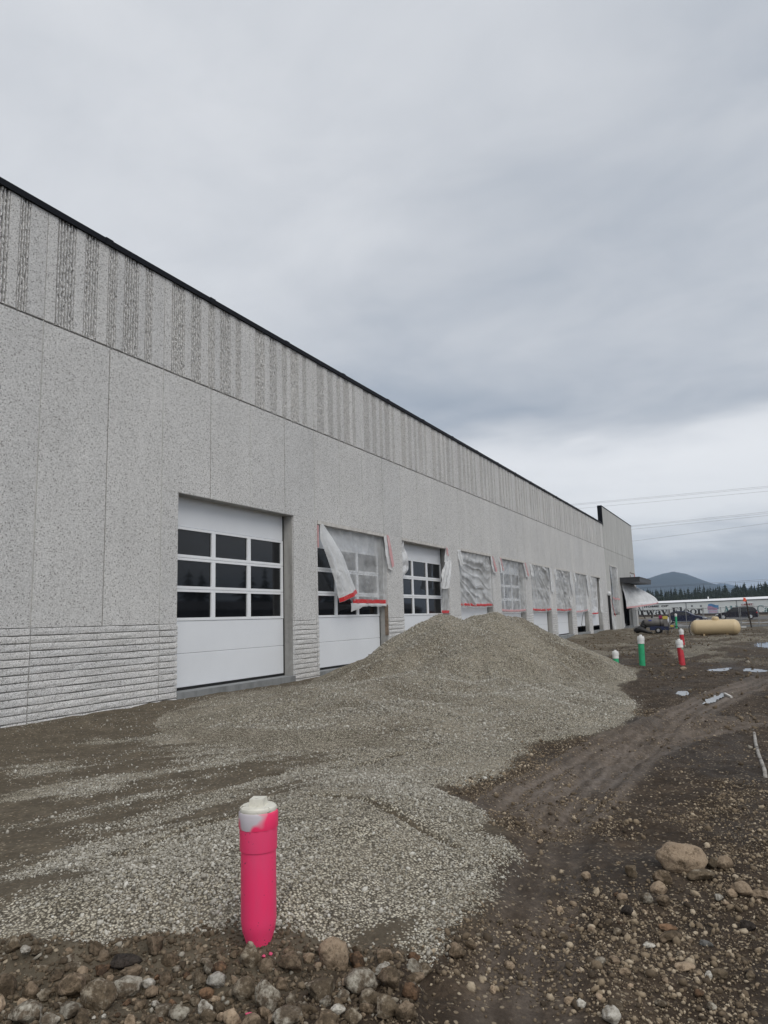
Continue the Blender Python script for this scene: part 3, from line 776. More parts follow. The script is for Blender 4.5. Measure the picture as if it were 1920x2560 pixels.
# (px, py, width, height in photo pixels, shape, colour, label)
ROCKS = [
 (837, 2400, 66, 76, 'round', 'tan', 'upright egg-shaped tan rock with brown pits, right of the pink pipe'),
 (627, 2398, 42, 56, 'round', 'dirty', 'oblong dirty rock leaning against the foot of the pink pipe'),
 (666, 2505, 60, 78, 'ang', 'pale', 'pale angular block of stone below the pink pipe'),
 (799, 2480, 80, 62, 'ang', 'dirty', 'big dirty rock with a chalky top, below the egg-shaped tan rock'),
 (905, 2464, 70, 56, 'round', 'pale', 'pale rounded rock right of the big chalky one'),
 (978, 2456, 60, 64, 'ang', 'brown', 'blocky brown rock between the pale rounded rock and the rust one'),
 (1026, 2486, 42, 42, 'ang', 'rust', 'rust-brown cube-like rock at the right end of the rubble'),
 (924, 2508, 42, 52, 'round', 'dirty', 'upright dirty rock just below the pale rounded one'),
 (966, 2528, 54, 56, 'ang', 'dirty', 'lumpy dirty rock at the bottom edge, below the blocky brown one'),
 (731, 2414, 62, 54, 'ang', 'brown', 'earth-caked lump between the pink pipe and the tan egg-shaped rock'),
 (664, 2420, 36, 32, 'round', 'brown', 'small brown rock right of the oblong rock at the pipe foot'),
 (720, 2545, 62, 38, 'round', 'pale', 'pale low rock at the bottom edge below the angular block'),
 (1142, 2382, 42, 32, 'ang', 'brown', 'brown wedge-shaped rock alone on the gravel edge'),
 (1061, 2427, 34, 26, 'round', 'dirty', 'small dirty rock just above the rust-brown cube-like one'),
 (1034, 2395, 28, 22, 'ang', 'rust', 'small reddish rock on the white gravel, above the rust one'),
 (386, 2366, 46, 56, 'ang', 'brown', 'tilted brown slab standing on the gravel left of the pink pipe'),
 (312, 2408, 58, 30, 'flat', 'dark', 'flat dark rock at the upper edge of the rubble on the left'),
 (181, 2474, 78, 62, 'ang', 'brown', 'large brown rock at the left of the rubble, above the white-topped one'),
 (247, 2498, 74, 68, 'round', 'dirty', 'large egg-like dirty rock left of the pinkish pale one'),
 (312, 2477, 68, 46, 'round', 'pale', 'pale pinkish rounded rock in the left of the rubble'),
 (174, 2532, 56, 38, 'ang', 'pale', 'white-topped rock near the bottom left'),
 (70, 2542, 84, 62, 'ang', 'pale', 'largest pale block in the bottom left corner'),
 (121, 2556, 42, 34, 'ang', 'pale', 'pale stone tucked right of the largest corner block'),
 (326, 2437, 58, 34, 'ang', 'brown', 'brown rock right behind the pinkish pale one'),
 (372, 2464, 28, 23, 'round', 'white', 'small white stone right of the pinkish pale rock'),
 (544, 2458, 54, 44, 'ang', 'white', 'white angular rock left below the pink pipe'),
 (511, 2532, 34, 46, 'ang', 'white', 'upright white rock at the bottom edge, left of the pink pebble'),
 (424, 2408, 34, 38, 'round', 'brown', 'upright brown rock right below the tilted slab'),
 (517, 2488, 32, 25, 'round', 'rust', 'orange-brown stone just under the white angular rock'),
 (613, 2481, 50, 50, 'round', 'dirty', 'round dirty rock left of the pale angular block'),
 (444, 2538, 46, 38, 'ang', 'pale', 'pale rock left of the upright white one at the bottom'),
 (255, 2427, 44, 32, 'ang', 'rust', 'reddish brown rock behind the large egg-like one'),
 (14, 2474, 44, 54, 'round', 'brown', 'brown rock cut by the left edge of the view'),
 (77, 2485, 34, 40, 'round', 'brown', 'brown rock above the largest corner block'),
 (239, 2378, 36, 36, 'ang', 'brown', 'upper of two brown rocks on the gravel at the left'),
 (210, 2384, 22, 26, 'round', 'brown', 'small round brown stone beside the two on the left gravel'),
 (498, 2457, 34, 38, 'ang', 'dirty', 'dirty rock touching the left side of the white angular rock'),
 (388, 2514, 22, 20, 'ang', 'white', 'tiny white chip low in the left rubble'),
 (1705, 2152, 106, 62, 'round', 'tan', 'largest tan boulder lying in the mud on the right'),
 (1752, 2190, 50, 24, 'flat', 'dirty', 'flat stone tucked below the right side of the largest boulder'),
 (1785, 2163, 28, 28, 'round', 'dirty', 'left one of two round cobbles right of the boulder'),
 (1814, 2163, 37, 33, 'round', 'tan', 'right one of two round cobbles right of the boulder'),
 (1742, 2134, 28, 20, 'round', 'brown', 'cobble peeping out behind the largest boulder'),
 (1578, 2180, 38, 38, 'ang', 'dirty', 'angular cobble left of the largest boulder'),
 (1658, 2200, 38, 36, 'round', 'brown', 'brown cobble just below left of the boulder'),
 (1648, 2226, 36, 30, 'round', 'tan', 'light tan round cobble below the brown one'),
 (1617, 2249, 27, 24, 'round', 'pale', 'pinkish white cobble left below the light tan one'),
 (1556, 2245, 22, 18, 'round', 'tan', 'small tan cobble left of the pinkish white one'),
 (1660, 2254, 30, 24, 'round', 'brown', 'muddy cobble right below the light tan one'),
 (1570, 2280, 26, 22, 'round', 'dark', 'black wet cobble in the mud'),
 (1670, 2323, 34, 18, 'flat', 'rust', 'upper of two reddish flat cobbles lying together'),
 (1677, 2344, 40, 20, 'flat', 'brown', 'lower of two flat brown cobbles lying together'),
 (1765, 2361, 24, 13, 'flat', 'grey', 'flat bluish grey pebble in the dark mud'),
 (1859, 2228, 50, 40, 'ang', 'tan', 'lumpy tan rock near the right edge'),
 (1830, 2236, 26, 19, 'round', 'tan', 'oval cobble left of the lumpy tan rock'),
 (1904, 2240, 36, 22, 'flat', 'tan', 'oval tan cobble cut by the right edge'),
 (1869, 2319, 38, 25, 'ang', 'dark', 'dark wet rock near the right edge'),
 (1531, 2542, 40, 36, 'round', 'white', 'whitish egg-shaped cobble at the bottom edge on the right'),
 (1453, 2512, 25, 21, 'ang', 'white', 'whitish stone up left of the egg-shaped cobble'),
 (1424, 2504, 22, 18, 'round', 'tan', 'tan stone beside the whitish one at the bottom'),
 (1502, 2405, 26, 18, 'round', 'pale', 'pale half-buried cobble in the lower right mud'),
 (1773, 2442, 16, 20, 'round', 'white', 'small upright whitish pebble in the lower right'),
 (1713, 2420, 36, 16, 'flat', 'tan', 'long narrow tan stone in the lower right'),
 (1748, 2485, 21, 18, 'round', 'rust', 'orange round pebble in the lower right'),
 (1797, 2245, 21, 15, 'ang', 'white', 'white chip between the boulder and the lumpy tan rock'),
 (1623, 2364, 22, 12, 'flat', 'white', 'thin whitish sliver left of the two flat cobbles'),
 (1708, 1672, 15, 8, 'round', 'tan', 'stone at the foot of the leaning red pipe'),
 (1709, 1695, 8, 6, 'round', 'tan', 'far tan stone in the mud below the red pipes'),
 (600, 2385, 14, 12, 'ang', 'brown', 'thumb-sized brown stone left of the pink pipe foot'),
 (660, 2392, 10, 9, 'ang', 'pink', 'pink-sprayed chip right of the pipe foot'),
 (676, 2386, 9, 9, 'ang', 'pink', 'pink-sprayed chip slightly farther right of the pipe foot'),
 (623, 2543, 24, 22, 'ang', 'pink', 'bright pink sprayed stone at the bottom edge'),
]
def depth(p): return (Vector(p) - CAMP).dot(FW)
taken = []
for i, (a, b, wpx, hpx, shp, colr, lb) in enumerate(ROCKS):
    p = gpix(a, b + hpx * 0.22)
    k = depth(p) / FPX
    wm, hm = wpx * k * 1.22, hpx * k * 1.12
    rock(shp, i, colr, p, wm, hm, lb, 'rocks picked out one by one on the site', tilt=0.2)
    taken.append((p.x, p.y, wm * 0.5))
HANDLE = {0: 'egg-shaped tan rock', 1: 'pipe-foot rock', 2: 'pale angular block', 3: 'big chalky rock', 4: 'pale rounded rock', 5: 'blocky brown rock', 6: 'rust-brown cube-like rock', 8: 'lumpy bottom-edge rock', 9: 'earth-caked lump', 11: 'pale low rock', 15: 'tilted brown slab', 16: 'flat dark rock', 17: 'large brown rock', 18: 'large egg-like rock', 19: 'pale pinkish rock', 20: 'white-topped rock', 21: 'largest corner block', 25: 'white angular rock', 26: 'upright white rock', 30: 'pale bottom rock', 32: 'left-edge brown rock', 34: 'gravel-edge brown rock', 38: 'largest boulder', 45: 'light tan cobble', 50: 'two flat cobbles', 53: 'lumpy tan rock', 56: 'dark wet rock', 57: 'whitish egg-shaped cobble', 60: 'half-buried pale cobble', 62: 'long narrow stone', 63: 'orange pebble', 49: 'black wet cobble', 12: 'brown wedge-shaped rock'}
ANCH = [(gpix(ROCKS[i][0], ROCKS[i][1]), ROCKS[i][0], ROCKS[i][1], h) for i, h in HANDLE.items()]
ORD = ['nearest', 'second nearest', 'third nearest', 'fourth nearest', 'fifth nearest', 'sixth nearest', 'seventh nearest', 'eighth nearest']
filler = []
def flush_filler():
    buckets = {}
    for o, px, py, wm, colr, shp, kind in filler:
        a = min(ANCH, key=lambda q: (q[1] - px) ** 2 + (q[2] - py) ** 2 * 1.6)
        dx, dy = px - a[1], py - a[2]
        dr = ('right of' if dx > 0 else 'left of') if abs(dx) > abs(dy) * 1.2 else ('below' if dy > 0 else 'above')
        sz_ = 'small ' if wm < 0.06 else ('middling ' if wm < 0.09 else 'large ')
        key = (sz_ + {'brown': 'brown', 'dirty': 'mud-smeared', 'pale': 'pale', 'rust': 'reddish', 'tan': 'tan', 'white': 'whitish'}[colr] + {'ang': ' angular ', 'round': ' rounded ', 'flat': ' flat '}[shp] + kind, dr, a[3])
        buckets.setdefault(key, []).append((math.hypot(dx, dy), o))
    for (desc, dr, h), lst in buckets.items():
        lst.sort(key=lambda q: q[0])
        for i, (_, o) in enumerate(lst):
            o['label'] = desc + ' ' + dr + ' the ' + h + ('' if len(lst) == 1 else ', ' + ORD[min(i, 7)] + ' to it')
cnt = 0
for tries in range(5000):
    if cnt >= 140: break
    a = random.uniform(-10, 1120); b = random.uniform(2375, 2575)
    p = gpix(a, b)
    if rubble_m(p.x, p.y) < 0.6 or rng.uniform() > 0.6 + 0.4 * (1 - a / 1100): continue
    wm = min(0.18, random.lognormvariate(math.log(0.058), 0.52))
    if any(math.hypot(p.x - t[0], p.y - t[1]) < t[2] * 0.85 + wm * 0.33 for t in taken): continue
    taken.append((p.x, p.y, wm * 0.5)); cnt += 1
    colr = random.choices(['brown', 'dirty', 'pale', 'rust', 'tan', 'white'], [5, 5, 1.2, 1, 1, 0.6])[0]
    shp = random.choice(['ang', 'ang', 'ang', 'flat'])
    o = rock(shp, random.randrange(4), colr, p, wm, wm * random.uniform(0.6, 0.9), 'x', 'small rocks of the foreground rubble heap', rz=random.uniform(0, 6), tilt=0.6)
    filler.append((o, a, b, wm, colr, shp, 'rock'))
cnt = 0
for tries in range(4000):
    if cnt >= 46: break
    a = random.uniform(1150, 1925); b = random.uniform(2080, 2570)
    p = gpix(a, b)
    if float(peb(np.array([p.x]), np.array([p.y]))[0]) < random.uniform(0.05, 0.5): continue
    wm = min(0.085, random.lognormvariate(math.log(0.042), 0.3))
    if any(math.hypot(p.x - t[0], p.y - t[1]) < t[2] + wm * 0.5 for t in taken): continue
    taken.append((p.x, p.y, wm * 0.5)); cnt += 1
    colr = random.choices(['brown', 'tan', 'pale', 'rust', 'dirty'], [2, 5, 1, 0.7, 3])[0]
    shp = random.choice(['round', 'round', 'flat'])
    o = rock(shp, random.randrange(4), colr, p, wm, wm * random.uniform(0.5, 0.8), 'x', 'small cobbles in the mud', rz=random.uniform(0, 6), tilt=0.3)
    filler.append((o, a, b, wm, colr, shp, 'cobble'))
flush_filler()

# ------------------------------------------------------------------ the garage building
U = 10.6
WY = 10.6
def zr(r): return EYE + r * U
Z_GROOVE, Z_HEAD, Z_BRICK, Z_COPE = 6.97, 4.385, 1.62, 9.03
X_L, X_J, X_E = -6.0, 62.4, 79.7
lines = [0.746, 0.885, 1.019, 1.161, 1.297, 1.436, 1.572]
while lines[-1] * U < X_J - 1.6: lines.append(lines[-1] + 0.1325)
pre = [0.746 - 0.137 * k for k in range(1, 12)]
pre = [q for q in pre if q * U > X_L + 0.6][::-1]
off_even = len(pre) % 2
LN = [q * U for q in pre + lines]
EVEN = [q for i, q in enumerate(LN) if (i - off_even) % 2 == 0]
DL = [U * (1.067 + 0.5163 * k) for k in range(9)]
DW = 0.405 * U
B = thing('garage_building', 'long grey concrete building with nine garage doors and a taller end tower', 'building', (30, WY, 0))
FT = 0.065
# core behind the facing: gives the jambs, soffits and the bottom of every joint
CY0, CY1 = WY + FT, WY + 0.40
def core(x0, x1, z0, z1): MB().box(x0, x1, CY0, CY1, z0, z1).build('wall_core', mt_core, B)
core(X_L, X_J - 0.06, Z_HEAD, Z_COPE + 0.06)
edges = [X_L] + [v for d in DL for v in (d, d + DW)] + [X_J - 0.06]
for a, b in zip(edges[0::2], edges[1::2]): core(a, b, -0.3, Z_HEAD)
# facing panels between the joints
GAP = 0.012
def facing(name, x0, x1, z0, z1, mat=mt_agg, y0=WY, g=GAP):
    c = 0.006
    mb = MB()
    xa, xb = x0 + g, x1 - g
    mb.add([(xa, CY0 + 0.004, z0), (xb, CY0 + 0.004, z0), (xb, CY0 + 0.004, z1), (xa, CY0 + 0.004, z1), (xa, y0 + c, z0), (xb, y0 + c, z0), (xb, y0 + c, z1), (xa, y0 + c, z1),
            (xa + c, y0, z0 + c), (xb - c, y0, z0 + c), (xb - c, y0, z1 - c), (xa + c, y0, z1 - c)],
           [(0, 1, 5, 4), (1, 2, 6, 5), (2, 3, 7, 6), (3, 0, 4, 7), (4, 5, 9, 8), (5, 6, 10, 9), (6, 7, 11, 10), (7, 4, 8, 11), (8, 9, 10, 11)])
    return mb.build(name, mat, B)
xl = [X_L] + LN + [X_J - 0.07]
for a, b in zip(xl[:-1], xl[1:]): facing('wall_panel', a, b, Z_BRICK if b < DL[0] else Z_HEAD, Z_GROOVE - 0.02)
for a, b in zip(edges[0::2], edges[1::2]):
    cuts = [a] + [q for q in LN if a + 0.08 < q < b - 0.08] + [b]
    for c0, c1 in zip(cuts[:-1], cuts[1:]):
        if c1 < DL[0] - 0.01: continue
        facing('pier_panel', c0, c1, Z_BRICK, Z_HEAD - 0.0, g=GAP if (c0, c1) != (a, b) else 0.0)
# ribbed upper panels: plain strips and clusters of broken fins
CLUS = [(0.08, 0.212, 6), (0.285, 0.392, 5), (0.475, 0.553, 4), (0.615, 0.748, 6), (0.812, 0.882, 4), (0.935, 0.985, 3)]
Z0U, Z1U = Z_GROOVE + 0.015, Z_COPE
def fin_mesh(width, n, seed):
    rr = random.Random(seed); mb = MB(); pitch = width / n
    nz = 46
    for k in range(n):
        xc = (k + 0.5) * pitch
        o = len(mb.v)
        for j in range(nz + 1):
            z = (Z1U - Z0U) * j / nz
            hw = pitch * 0.27 * rr.uniform(0.7, 1.2); dy = rr.uniform(-0.004, 0.010) + (0.016 if rr.random() < 0.12 else 0.0); sx = rr.uniform(-0.15, 0.15) * pitch
            mb.v += [(xc - pitch * 0.29, FT, z), (xc - hw * 0.75 + sx, dy, z), (xc + hw * 0.75 + sx, dy + rr.uniform(-0.005, 0.005), z), (xc + pitch * 0.29, FT, z)]
        for j in range(nz):
            for i in range(3):
                a = o + j * 4 + i; mb.f.append((a, a + 1, a + 5, a + 4))
    return mb.mesh('rib_cluster', mt_agg)
FIN = {}
ev = [EVEN[0] - (EVEN[1] - EVEN[0])] + EVEN + [EVEN[-1] + 2.81]
for bi, (a, b) in enumerate(zip(ev[:-1], ev[1:])):
    b2 = min(b, X_J - 0.07); a2 = max(a, X_L)
    wbay = b - a
    cur = a2
    for ci, (f0, f1, n) in enumerate(CLUS):
        x0, x1 = a + f0 * wbay, a + f1 * wbay
        if x0 > b2 - 0.2 or x1 < a2: continue
        facing('upper_strip', cur, x0, Z0U, Z1U, g=GAP if cur == a2 else 0.0)
        key = (ci, round(wbay, 2))
        if key not in FIN: FIN[key] = fin_mesh((f1 - f0) * wbay, n, ci * 13 + 5)
        inst('rib_cluster', FIN[key], B, (x0, WY, Z0U))
        cur = x1
    if cur < b2 - 0.05: facing('upper_strip', cur, b2, Z0U, Z1U, g=0.0)
# caulk in the panel joints, the long reveal line
for q in EVEN:
    ind = [d for d in DL if d - 0.02 < q < d + DW + 0.02]
    MB().box(q - 0.006, q + 0.006, WY + 0.012, WY + 0.045, Z_HEAD + 0.01 if ind else 0.0, Z1U).build('joint_caulk', mt_caulk, B)
# rough coursing at the foot of the wall
def course(x0, x1, z0, z1, seed):
    rr = random.Random(seed); L = x1 - x0; n = max(1, int(L / 0.22)); mb = MB()
    prof = [(0.060, 0.0), (0.008, 0.002), (-0.007, 0.014), (-0.010, 0.062), (-0.006, 0.106), (0.010, 0.1165), (0.060, 0.118)]
    hh = (z1 - z0) / 0.125
    for i in range(n + 1):
        x = x0 + L * i / n
        for k, (yy, zz) in enumerate(prof):
            e = (0.004 if 0 < k < 6 else 0)
            mb.v.append((x, WY + yy + rr.uniform(-e, e) * 1.4, z0 + zz * hh + rr.uniform(-e, e)))
    m_ = len(prof)
    for i in range(n):
        for k in range(m_ - 1):
            a = i * m_ + k; mb.f.append((a, a + m_, a + m_ + 1, a + 1))
    mb.f.append(tuple(range(m_))); mb.f.append(tuple(n * m_ + k for k in reversed(range(m_))))
    return mb.build('stone_course', mt_course, B)
for a, b in zip(edges[0::2], edges[1::2]):
    cuts = [a] + [q for q in EVEN if a + 0.08 < q < b - 0.08] + [b]
    for c0, c1 in zip(cuts[:-1], cuts[1:]):
        for k in range(13):
            course(c0 + (0.012 if c0 != a else 0), c1 - (0.012 if c1 != b else 0), Z_BRICK - 0.125 * (k + 1), Z_BRICK - 0.125 * k, int(c0 * 31) + k)
# black coping in lengths with cover plates
xc = X_L
while xc < X_J - 0.05:
    x1 = min(xc + 3.05, X_J - 0.02)
    MB().box(xc + 0.003, x1 - 0.003, WY - 0.045, WY + 0.45, Z_COPE, Z_COPE + 0.115).build('coping_length', mt_coping, B)
    if x1 < X_J - 0.1: MB().box(x1 - 0.09, x1 + 0.09, WY - 0.052, WY + 0.457, Z_COPE - 0.004, Z_COPE + 0.128).build('coping_cover', mt_coping, B)
    xc = x1
# roof, end and back so the place is closed
MB().box(X_L, X_E, CY1, 44, 8.3, 8.5).build('roof_deck', mt_roof, B)
MB().box(X_L - 0.3, X_L, WY + 0.01, 44, -0.3, Z_COPE).build('end_wall', mt_core, B)
MB().box(X_L - 0.3, X_E, 44, 44.3, -0.3, Z_COPE).build('back_wall', mt_core, B)
MB().box(X_L, X_E, CY1, 44, -0.25, 0.2).build('floor_slab', mt_dark, B)

# overhead doors
DY = WY + 0.33
SEC = [4.42, 3.725, 3.05, 2.365, 1.68, 0.985, 0.275]
def pane_mesh():
    mb = MB()
    w_, h_ = 1.20, 0.565
    mb.add([(0, 0, 0), (w_, 0, 0), (w_, 0, h_), (0, 0, h_)], [(0, 1, 2, 3)])
    return mb.mesh('window_pane', mt_glass)
ME_PANE = pane_mesh()
cols = [(0.22, 1.42), (1.555, 2.735), (2.87, 4.155)]
def win_frame():
    mb = MB(); y0, y1 = -0.012, 0.045
    xs_ = [0.09, cols[0][0], cols[0][1], cols[1][0], cols[1][1], cols[2][0], cols[2][1], DW - 0.051]
    for zt, zb in ((SEC[1], SEC[2]), (SEC[2], SEC[3]), (SEC[3], SEC[4])):
        zt -= 0.004; zb += 0.004
        gb, gt = zb + 0.062, zt - 0.055
        mb.box(xs_[0], xs_[-1], y0, y1, zb, gb); mb.box(xs_[0], xs_[-1], y0, y1, gt, zt)
        for i in (0, 2, 4, 6): mb.box(xs_[i], xs_[i + 1], y0, y1, gb + 0.0005, gt - 0.0005)
    return mb.mesh('window_frame', mt_dframe)
ME_WF = win_frame()
def sect(zt, zb):
    mb = MB(); c = 0.007
    xa, xb = 0.09, DW - 0.051
    mb.add([(xa, c, zb + 0.003), (xb, c, zb + 0.003), (xb, c, zt - 0.003), (xa, c, zt - 0.003), (xa, 0, zb + 0.003 + c), (xb, 0, zb + 0.003 + c), (xb, 0, zt - 0.003 - c), (xa, 0, zt - 0.003 - c), (xa, 0.045, zb + 0.003), (xb, 0.045, zb + 0.003), (xb, 0.045, zt - 0.003), (xa, 0.045, zt - 0.003)],
           [(4, 5, 6, 7), (0, 1, 5, 4), (1, 2, 6, 5), (2, 3, 7, 6), (3, 0, 4, 7), (0, 8, 9, 1), (2, 10, 11, 3), (0, 3, 11, 8), (1, 9, 10, 2)])
    return mb.mesh('door_section', mt_doorw)
ME_S = [sect(SEC[0] + 0.5, SEC[1]), sect(SEC[4], SEC[5]), sect(SEC[5], SEC[6])]
ME_SEAL = MB().box(0.09, DW - 0.051, 0.0, 0.05, SEC[6] - 0.055, SEC[6] + 0.002).mesh('bottom_seal', mt_rubber)
ME_JS = [MB().box(DW - 0.050, DW + 0.0, -0.004, 0.06, 0.2, Z_HEAD).mesh('jamb_seal', mt_rubber), MB().box(0.0, 0.088, -0.004, 0.06, 0.2, Z_HEAD).mesh('jamb_seal', mt_rubber)]
ME_SILL = MB().box(0.0, DW, 0.0, 0.42, -0.3, 0.218).mesh('concrete_sill', mt_sill)
ME_TRACK = MB().box(0.092, DW - 0.052, 0.046, 0.06, 0.24, 4.9).mesh('door_leaf', mt_doorw)
for k, d in enumerate(DL):
    lift = {3: 0.34, 7: 0.36, 8: 0.30}.get(k, 0.0)
    D = inst('overhead_door', ME_WF, B, (d, DY, lift))
    for me in ME_S: inst('door_section', me, D, (d, DY, lift)).location = (0, 0, 0)
    s_ = inst('bottom_seal', ME_SEAL, D); s_.location = (0, 0, 0)
    for (x0, x1) in cols:
        for zt, zb in ((SEC[1], SEC[2]), (SEC[2], SEC[3]), (SEC[3], SEC[4])):
            q = inst('window_pane', ME_PANE, D); q.location = (x0 - 0.01, 0.022, zb + 0.06)
            q.scale = ((x1 - x0 + 0.02) / 1.2, 1, 1)
    for me in ME_JS: inst('jamb_seal', me, B, (d, DY, 0))
    inst('concrete_sill', ME_SILL, B, (d, WY - 0.018, 0))

# ------------------------------------------------------------------ end tower
TZ = 10.59
W1 = (64.15, 67.75, 1.30, 5.55)       # window
W2 = (76.1, 78.6, 4.55, 5.35)         # small window over the canopy
ENT = (70.2, 75.6, -0.3, 3.6)         # entrance recess
def tw(x0, x1, z0, z1, y1=WY + 0.33): MB().box(x0, x1, WY, y1, z0, z1).build('tower_panel', mt_tower, B)
ztg = Z_GROOVE
for a, b in ((X_J, 65.3), (65.32, 68.2), (68.22, 71.1), (71.12, 74.0), (74.02, 76.9), (76.92, X_E)):
    tw(a, b - 0.012, ztg + 0.012, TZ)
MB().box(X_J + 0.01, X_E - 0.01, WY + 0.03, WY + 0.31, -0.2, 0.0).build('tower_footing', mt_core, B)
MB().box(X_J + 0.01, X_E - 0.012, WY + 0.035, WY + 0.31, 5.56, TZ - 0.02).build('wall_core', mt_core, B)
tw(X_J, 64.15, -0.3, ztg - 0.012); tw(64.155, 67.75, 5.55, ztg - 0.012); tw(64.155, 67.75, -0.3, 1.30); tw(67.755, 70.2, -0.3, ztg - 0.012)
tw(70.21, 75.6, 3.6, ztg - 0.012); tw(75.61, 76.1, -0.3, ztg - 0.012); tw(76.105, 78.6, 5.35, ztg - 0.012); tw(76.105, 78.6, -0.3, 4.55); tw(78.605, X_E, -0.3, ztg - 0.012)
MB().box(X_J, X_E, WY - 0.012, WY + 0.34, TZ, TZ + 0.10).build('coping_length', mt_coping, B)
MB().box(X_J - 0.03, X_J - 0.002, WY - 0.03, WY + 0.36, 8.85, TZ + 0.105).build('end_flashing', mt_coping, B)
MB().box(X_J - 0.058, X_J - 0.004, WY + 0.02, WY + 0.25, -0.1, 8.84).build('joint_shade_strip', mt_rubber, B)  # solid black strip standing in for the shade inside the open joint
MB().box(X_E - 0.02, X_E + 0.3, WY + 0.335, 44, -0.3, TZ - 0.6).build('end_wall', mt_tower, B)
MB().box(W1[0] + 0.01, W1[1] - 0.01, WY + 0.22, WY + 0.25, W1[2], W1[3]).build('window_glass', mt_glass, B)
MB().box(W2[0] + 0.01, W2[1] - 0.01, WY + 0.22, WY + 0.25, W2[2], W2[3]).build('window_glass', mt_glass, B)
MB().box(ENT[0], ENT[1], WY + 1.6, WY + 1.65, -0.3, ENT[3]).build('entrance_back', mt_dark, B)  # dark sheet painted as the shade deep in the entrance
MB().box(ENT[0], ENT[0] + 1.9, WY + 0.2, WY + 0.6, -0.3, 0.42).box(ENT[0] + 1.9, ENT[1], WY - 0.05, WY + 0.6, -0.3, 0.2).build('entrance_step', mt_sill, B)
mt_canopy = simple('charcoal_canopy', (0.055, 0.057, 0.062), 0.5, 0.2, 2, 0.1)
cnp = MB().box(69.2, 77.8, WY - 1.75, WY - 0.002, 4.26, 4.70)
cn = cnp.build('canopy', mt_canopy, B)
MB().box(69.17, 77.83, WY - 1.78, WY - 0.004, 4.62, 4.725).build('canopy_trim', mt_canopy, cn)

# ------------------------------------------------------------------ plastic sheeting over the doors
def ridge(v): return 1 - abs(((v) % 1.0) * 2 - 1)
FAN = {3: (-0.55, 0.05, 9.0), 4: (0.5, -0.9, 7.0), 5: (-0.25, -0.55, 10.0), 6: (-0.10, -0.35, 11.0), 7: (0.45, -1.2, 8.0), 8: (0.3, -1.0, 8.0)}
def sheet(k, ztop, zbot, label, seed, diag=(1.2, 5.0), depth_=0.05, ul=0.02, ur=0.985, tape=mt_tape, sag=0.03, Y0=WY + 0.075, res=72, tapeh=0.105, skew=0.0, gather=None):
    d = DL[k]; rr = random.Random(seed)
    T = thing('plastic_sheet', label, 'plastic sheet', (d, WY, zbot), 'sheets hung over the garage doors')
    ph1, ph2 = rr.uniform(0, 9), rr.uniform(0, 9)
    def fn(u, v):
        uu = ul + (ur - ul) * u
        if gather: uu = gather(uu, v)
        env = math.sin(math.pi * min(1, max(0, u))) ** 0.4
        wob = 0.35 * mnoise.noise(Vector((u * 3 + seed, v * 3, 1.0)))
        a = diag[0] * u + diag[1] * v * 0.5 + wob + ph1
        fu, fv, ff = FAN[k]
        ang = math.atan2((v - fv) * 0.55, u - fu) + 0.05 * mnoise.noise(Vector((u * 4 + seed, v * 4, 7.0)))
        amp = 0.35 + 0.9 * max(0.0, 0.5 + mnoise.noise(Vector((u * 2.1 + seed * 3, v * 2.1, 2.0))))
        f1 = ridge(ang * ff * 0.55 + ph1) ** 3 * amp; f2 = ridge(ang * ff * 1.35 + ph2) ** 4 * amp
        top = ridge(u * 9 + 0.6 * v + wob) ** 2 * max(0, 1 - v * 3.2)
        y = Y0 - depth_ * (0.7 * f1 + 0.4 * f2 + 0.5 * top) * (0.35 + 0.65 * env) + 0.09 * math.sin(math.pi * v) * env + 0.02 * mnoise.noise(Vector((u * 11, v * 11, seed)))
        z = ztop + (zbot - ztop) * v + sag * math.sin(math.pi * u) * (-v) + 0.012 * mnoise.noise(Vector((u * 14, seed, 0))) * v + skew * u * v
        return (d + uu * DW, y, z)
    s_ = MB().grid(fn, res, res).build('sheet', mt_plastic if k == 4 else mt_plastic1, T, smooth=True)
    def tp(u, v):
        x, y, z = fn(u, 1.0); return (x, y - 0.006 - 0.012 * (1 - abs(2 * v - 1)), z + 0.005 + tapeh * (1 - v) + 0.02 * mnoise.noise(Vector((u * 9, seed, 4))))
    MB().grid(tp, 40, 3).build('tape_strip', tape, T, smooth=True)
    def rag(u, v):
        x, y, z = fn(u, 1.0); return (x, y - 0.004, z - v * (0.05 + 0.05 * mnoise.noise(Vector((u * 6, seed, 9)))))
    MB().grid(rag, 30, 2).build('loose_hem', mt_plastic, T, smooth=True)
    MB().box(d + 0.01, d + DW - 0.01, WY - 0.01, WY + 0.16, ztop - 0.03, ztop + 0.075).build('batten', mt_batten, T)
    return T, fn
def flap(T, pts_top, pts_bot, mat, name='flap', n=14, wave=0.05, seed=1, smooth=True):
    """ruled patch of hanging plastic between two polylines of 3D points"""
    def lerp_poly(P, u):
        q = u * (len(P) - 1); i = min(int(q), len(P) - 2); return Vector(P[i]).lerp(Vector(P[i + 1]), q - i)
    def fn(u, v):
        p = lerp_poly(pts_top, u).lerp(lerp_poly(pts_bot, u), v)
        p.y += wave * (ridge(u * 2.6 + 0.7 * v + seed * 0.37) ** 2 - 0.4) + wave * 0.5 * mnoise.noise(Vector((u * 5, v * 5, seed)))
        return p
    return MB().grid(fn, n, n).build(name, mat, T, smooth=smooth)
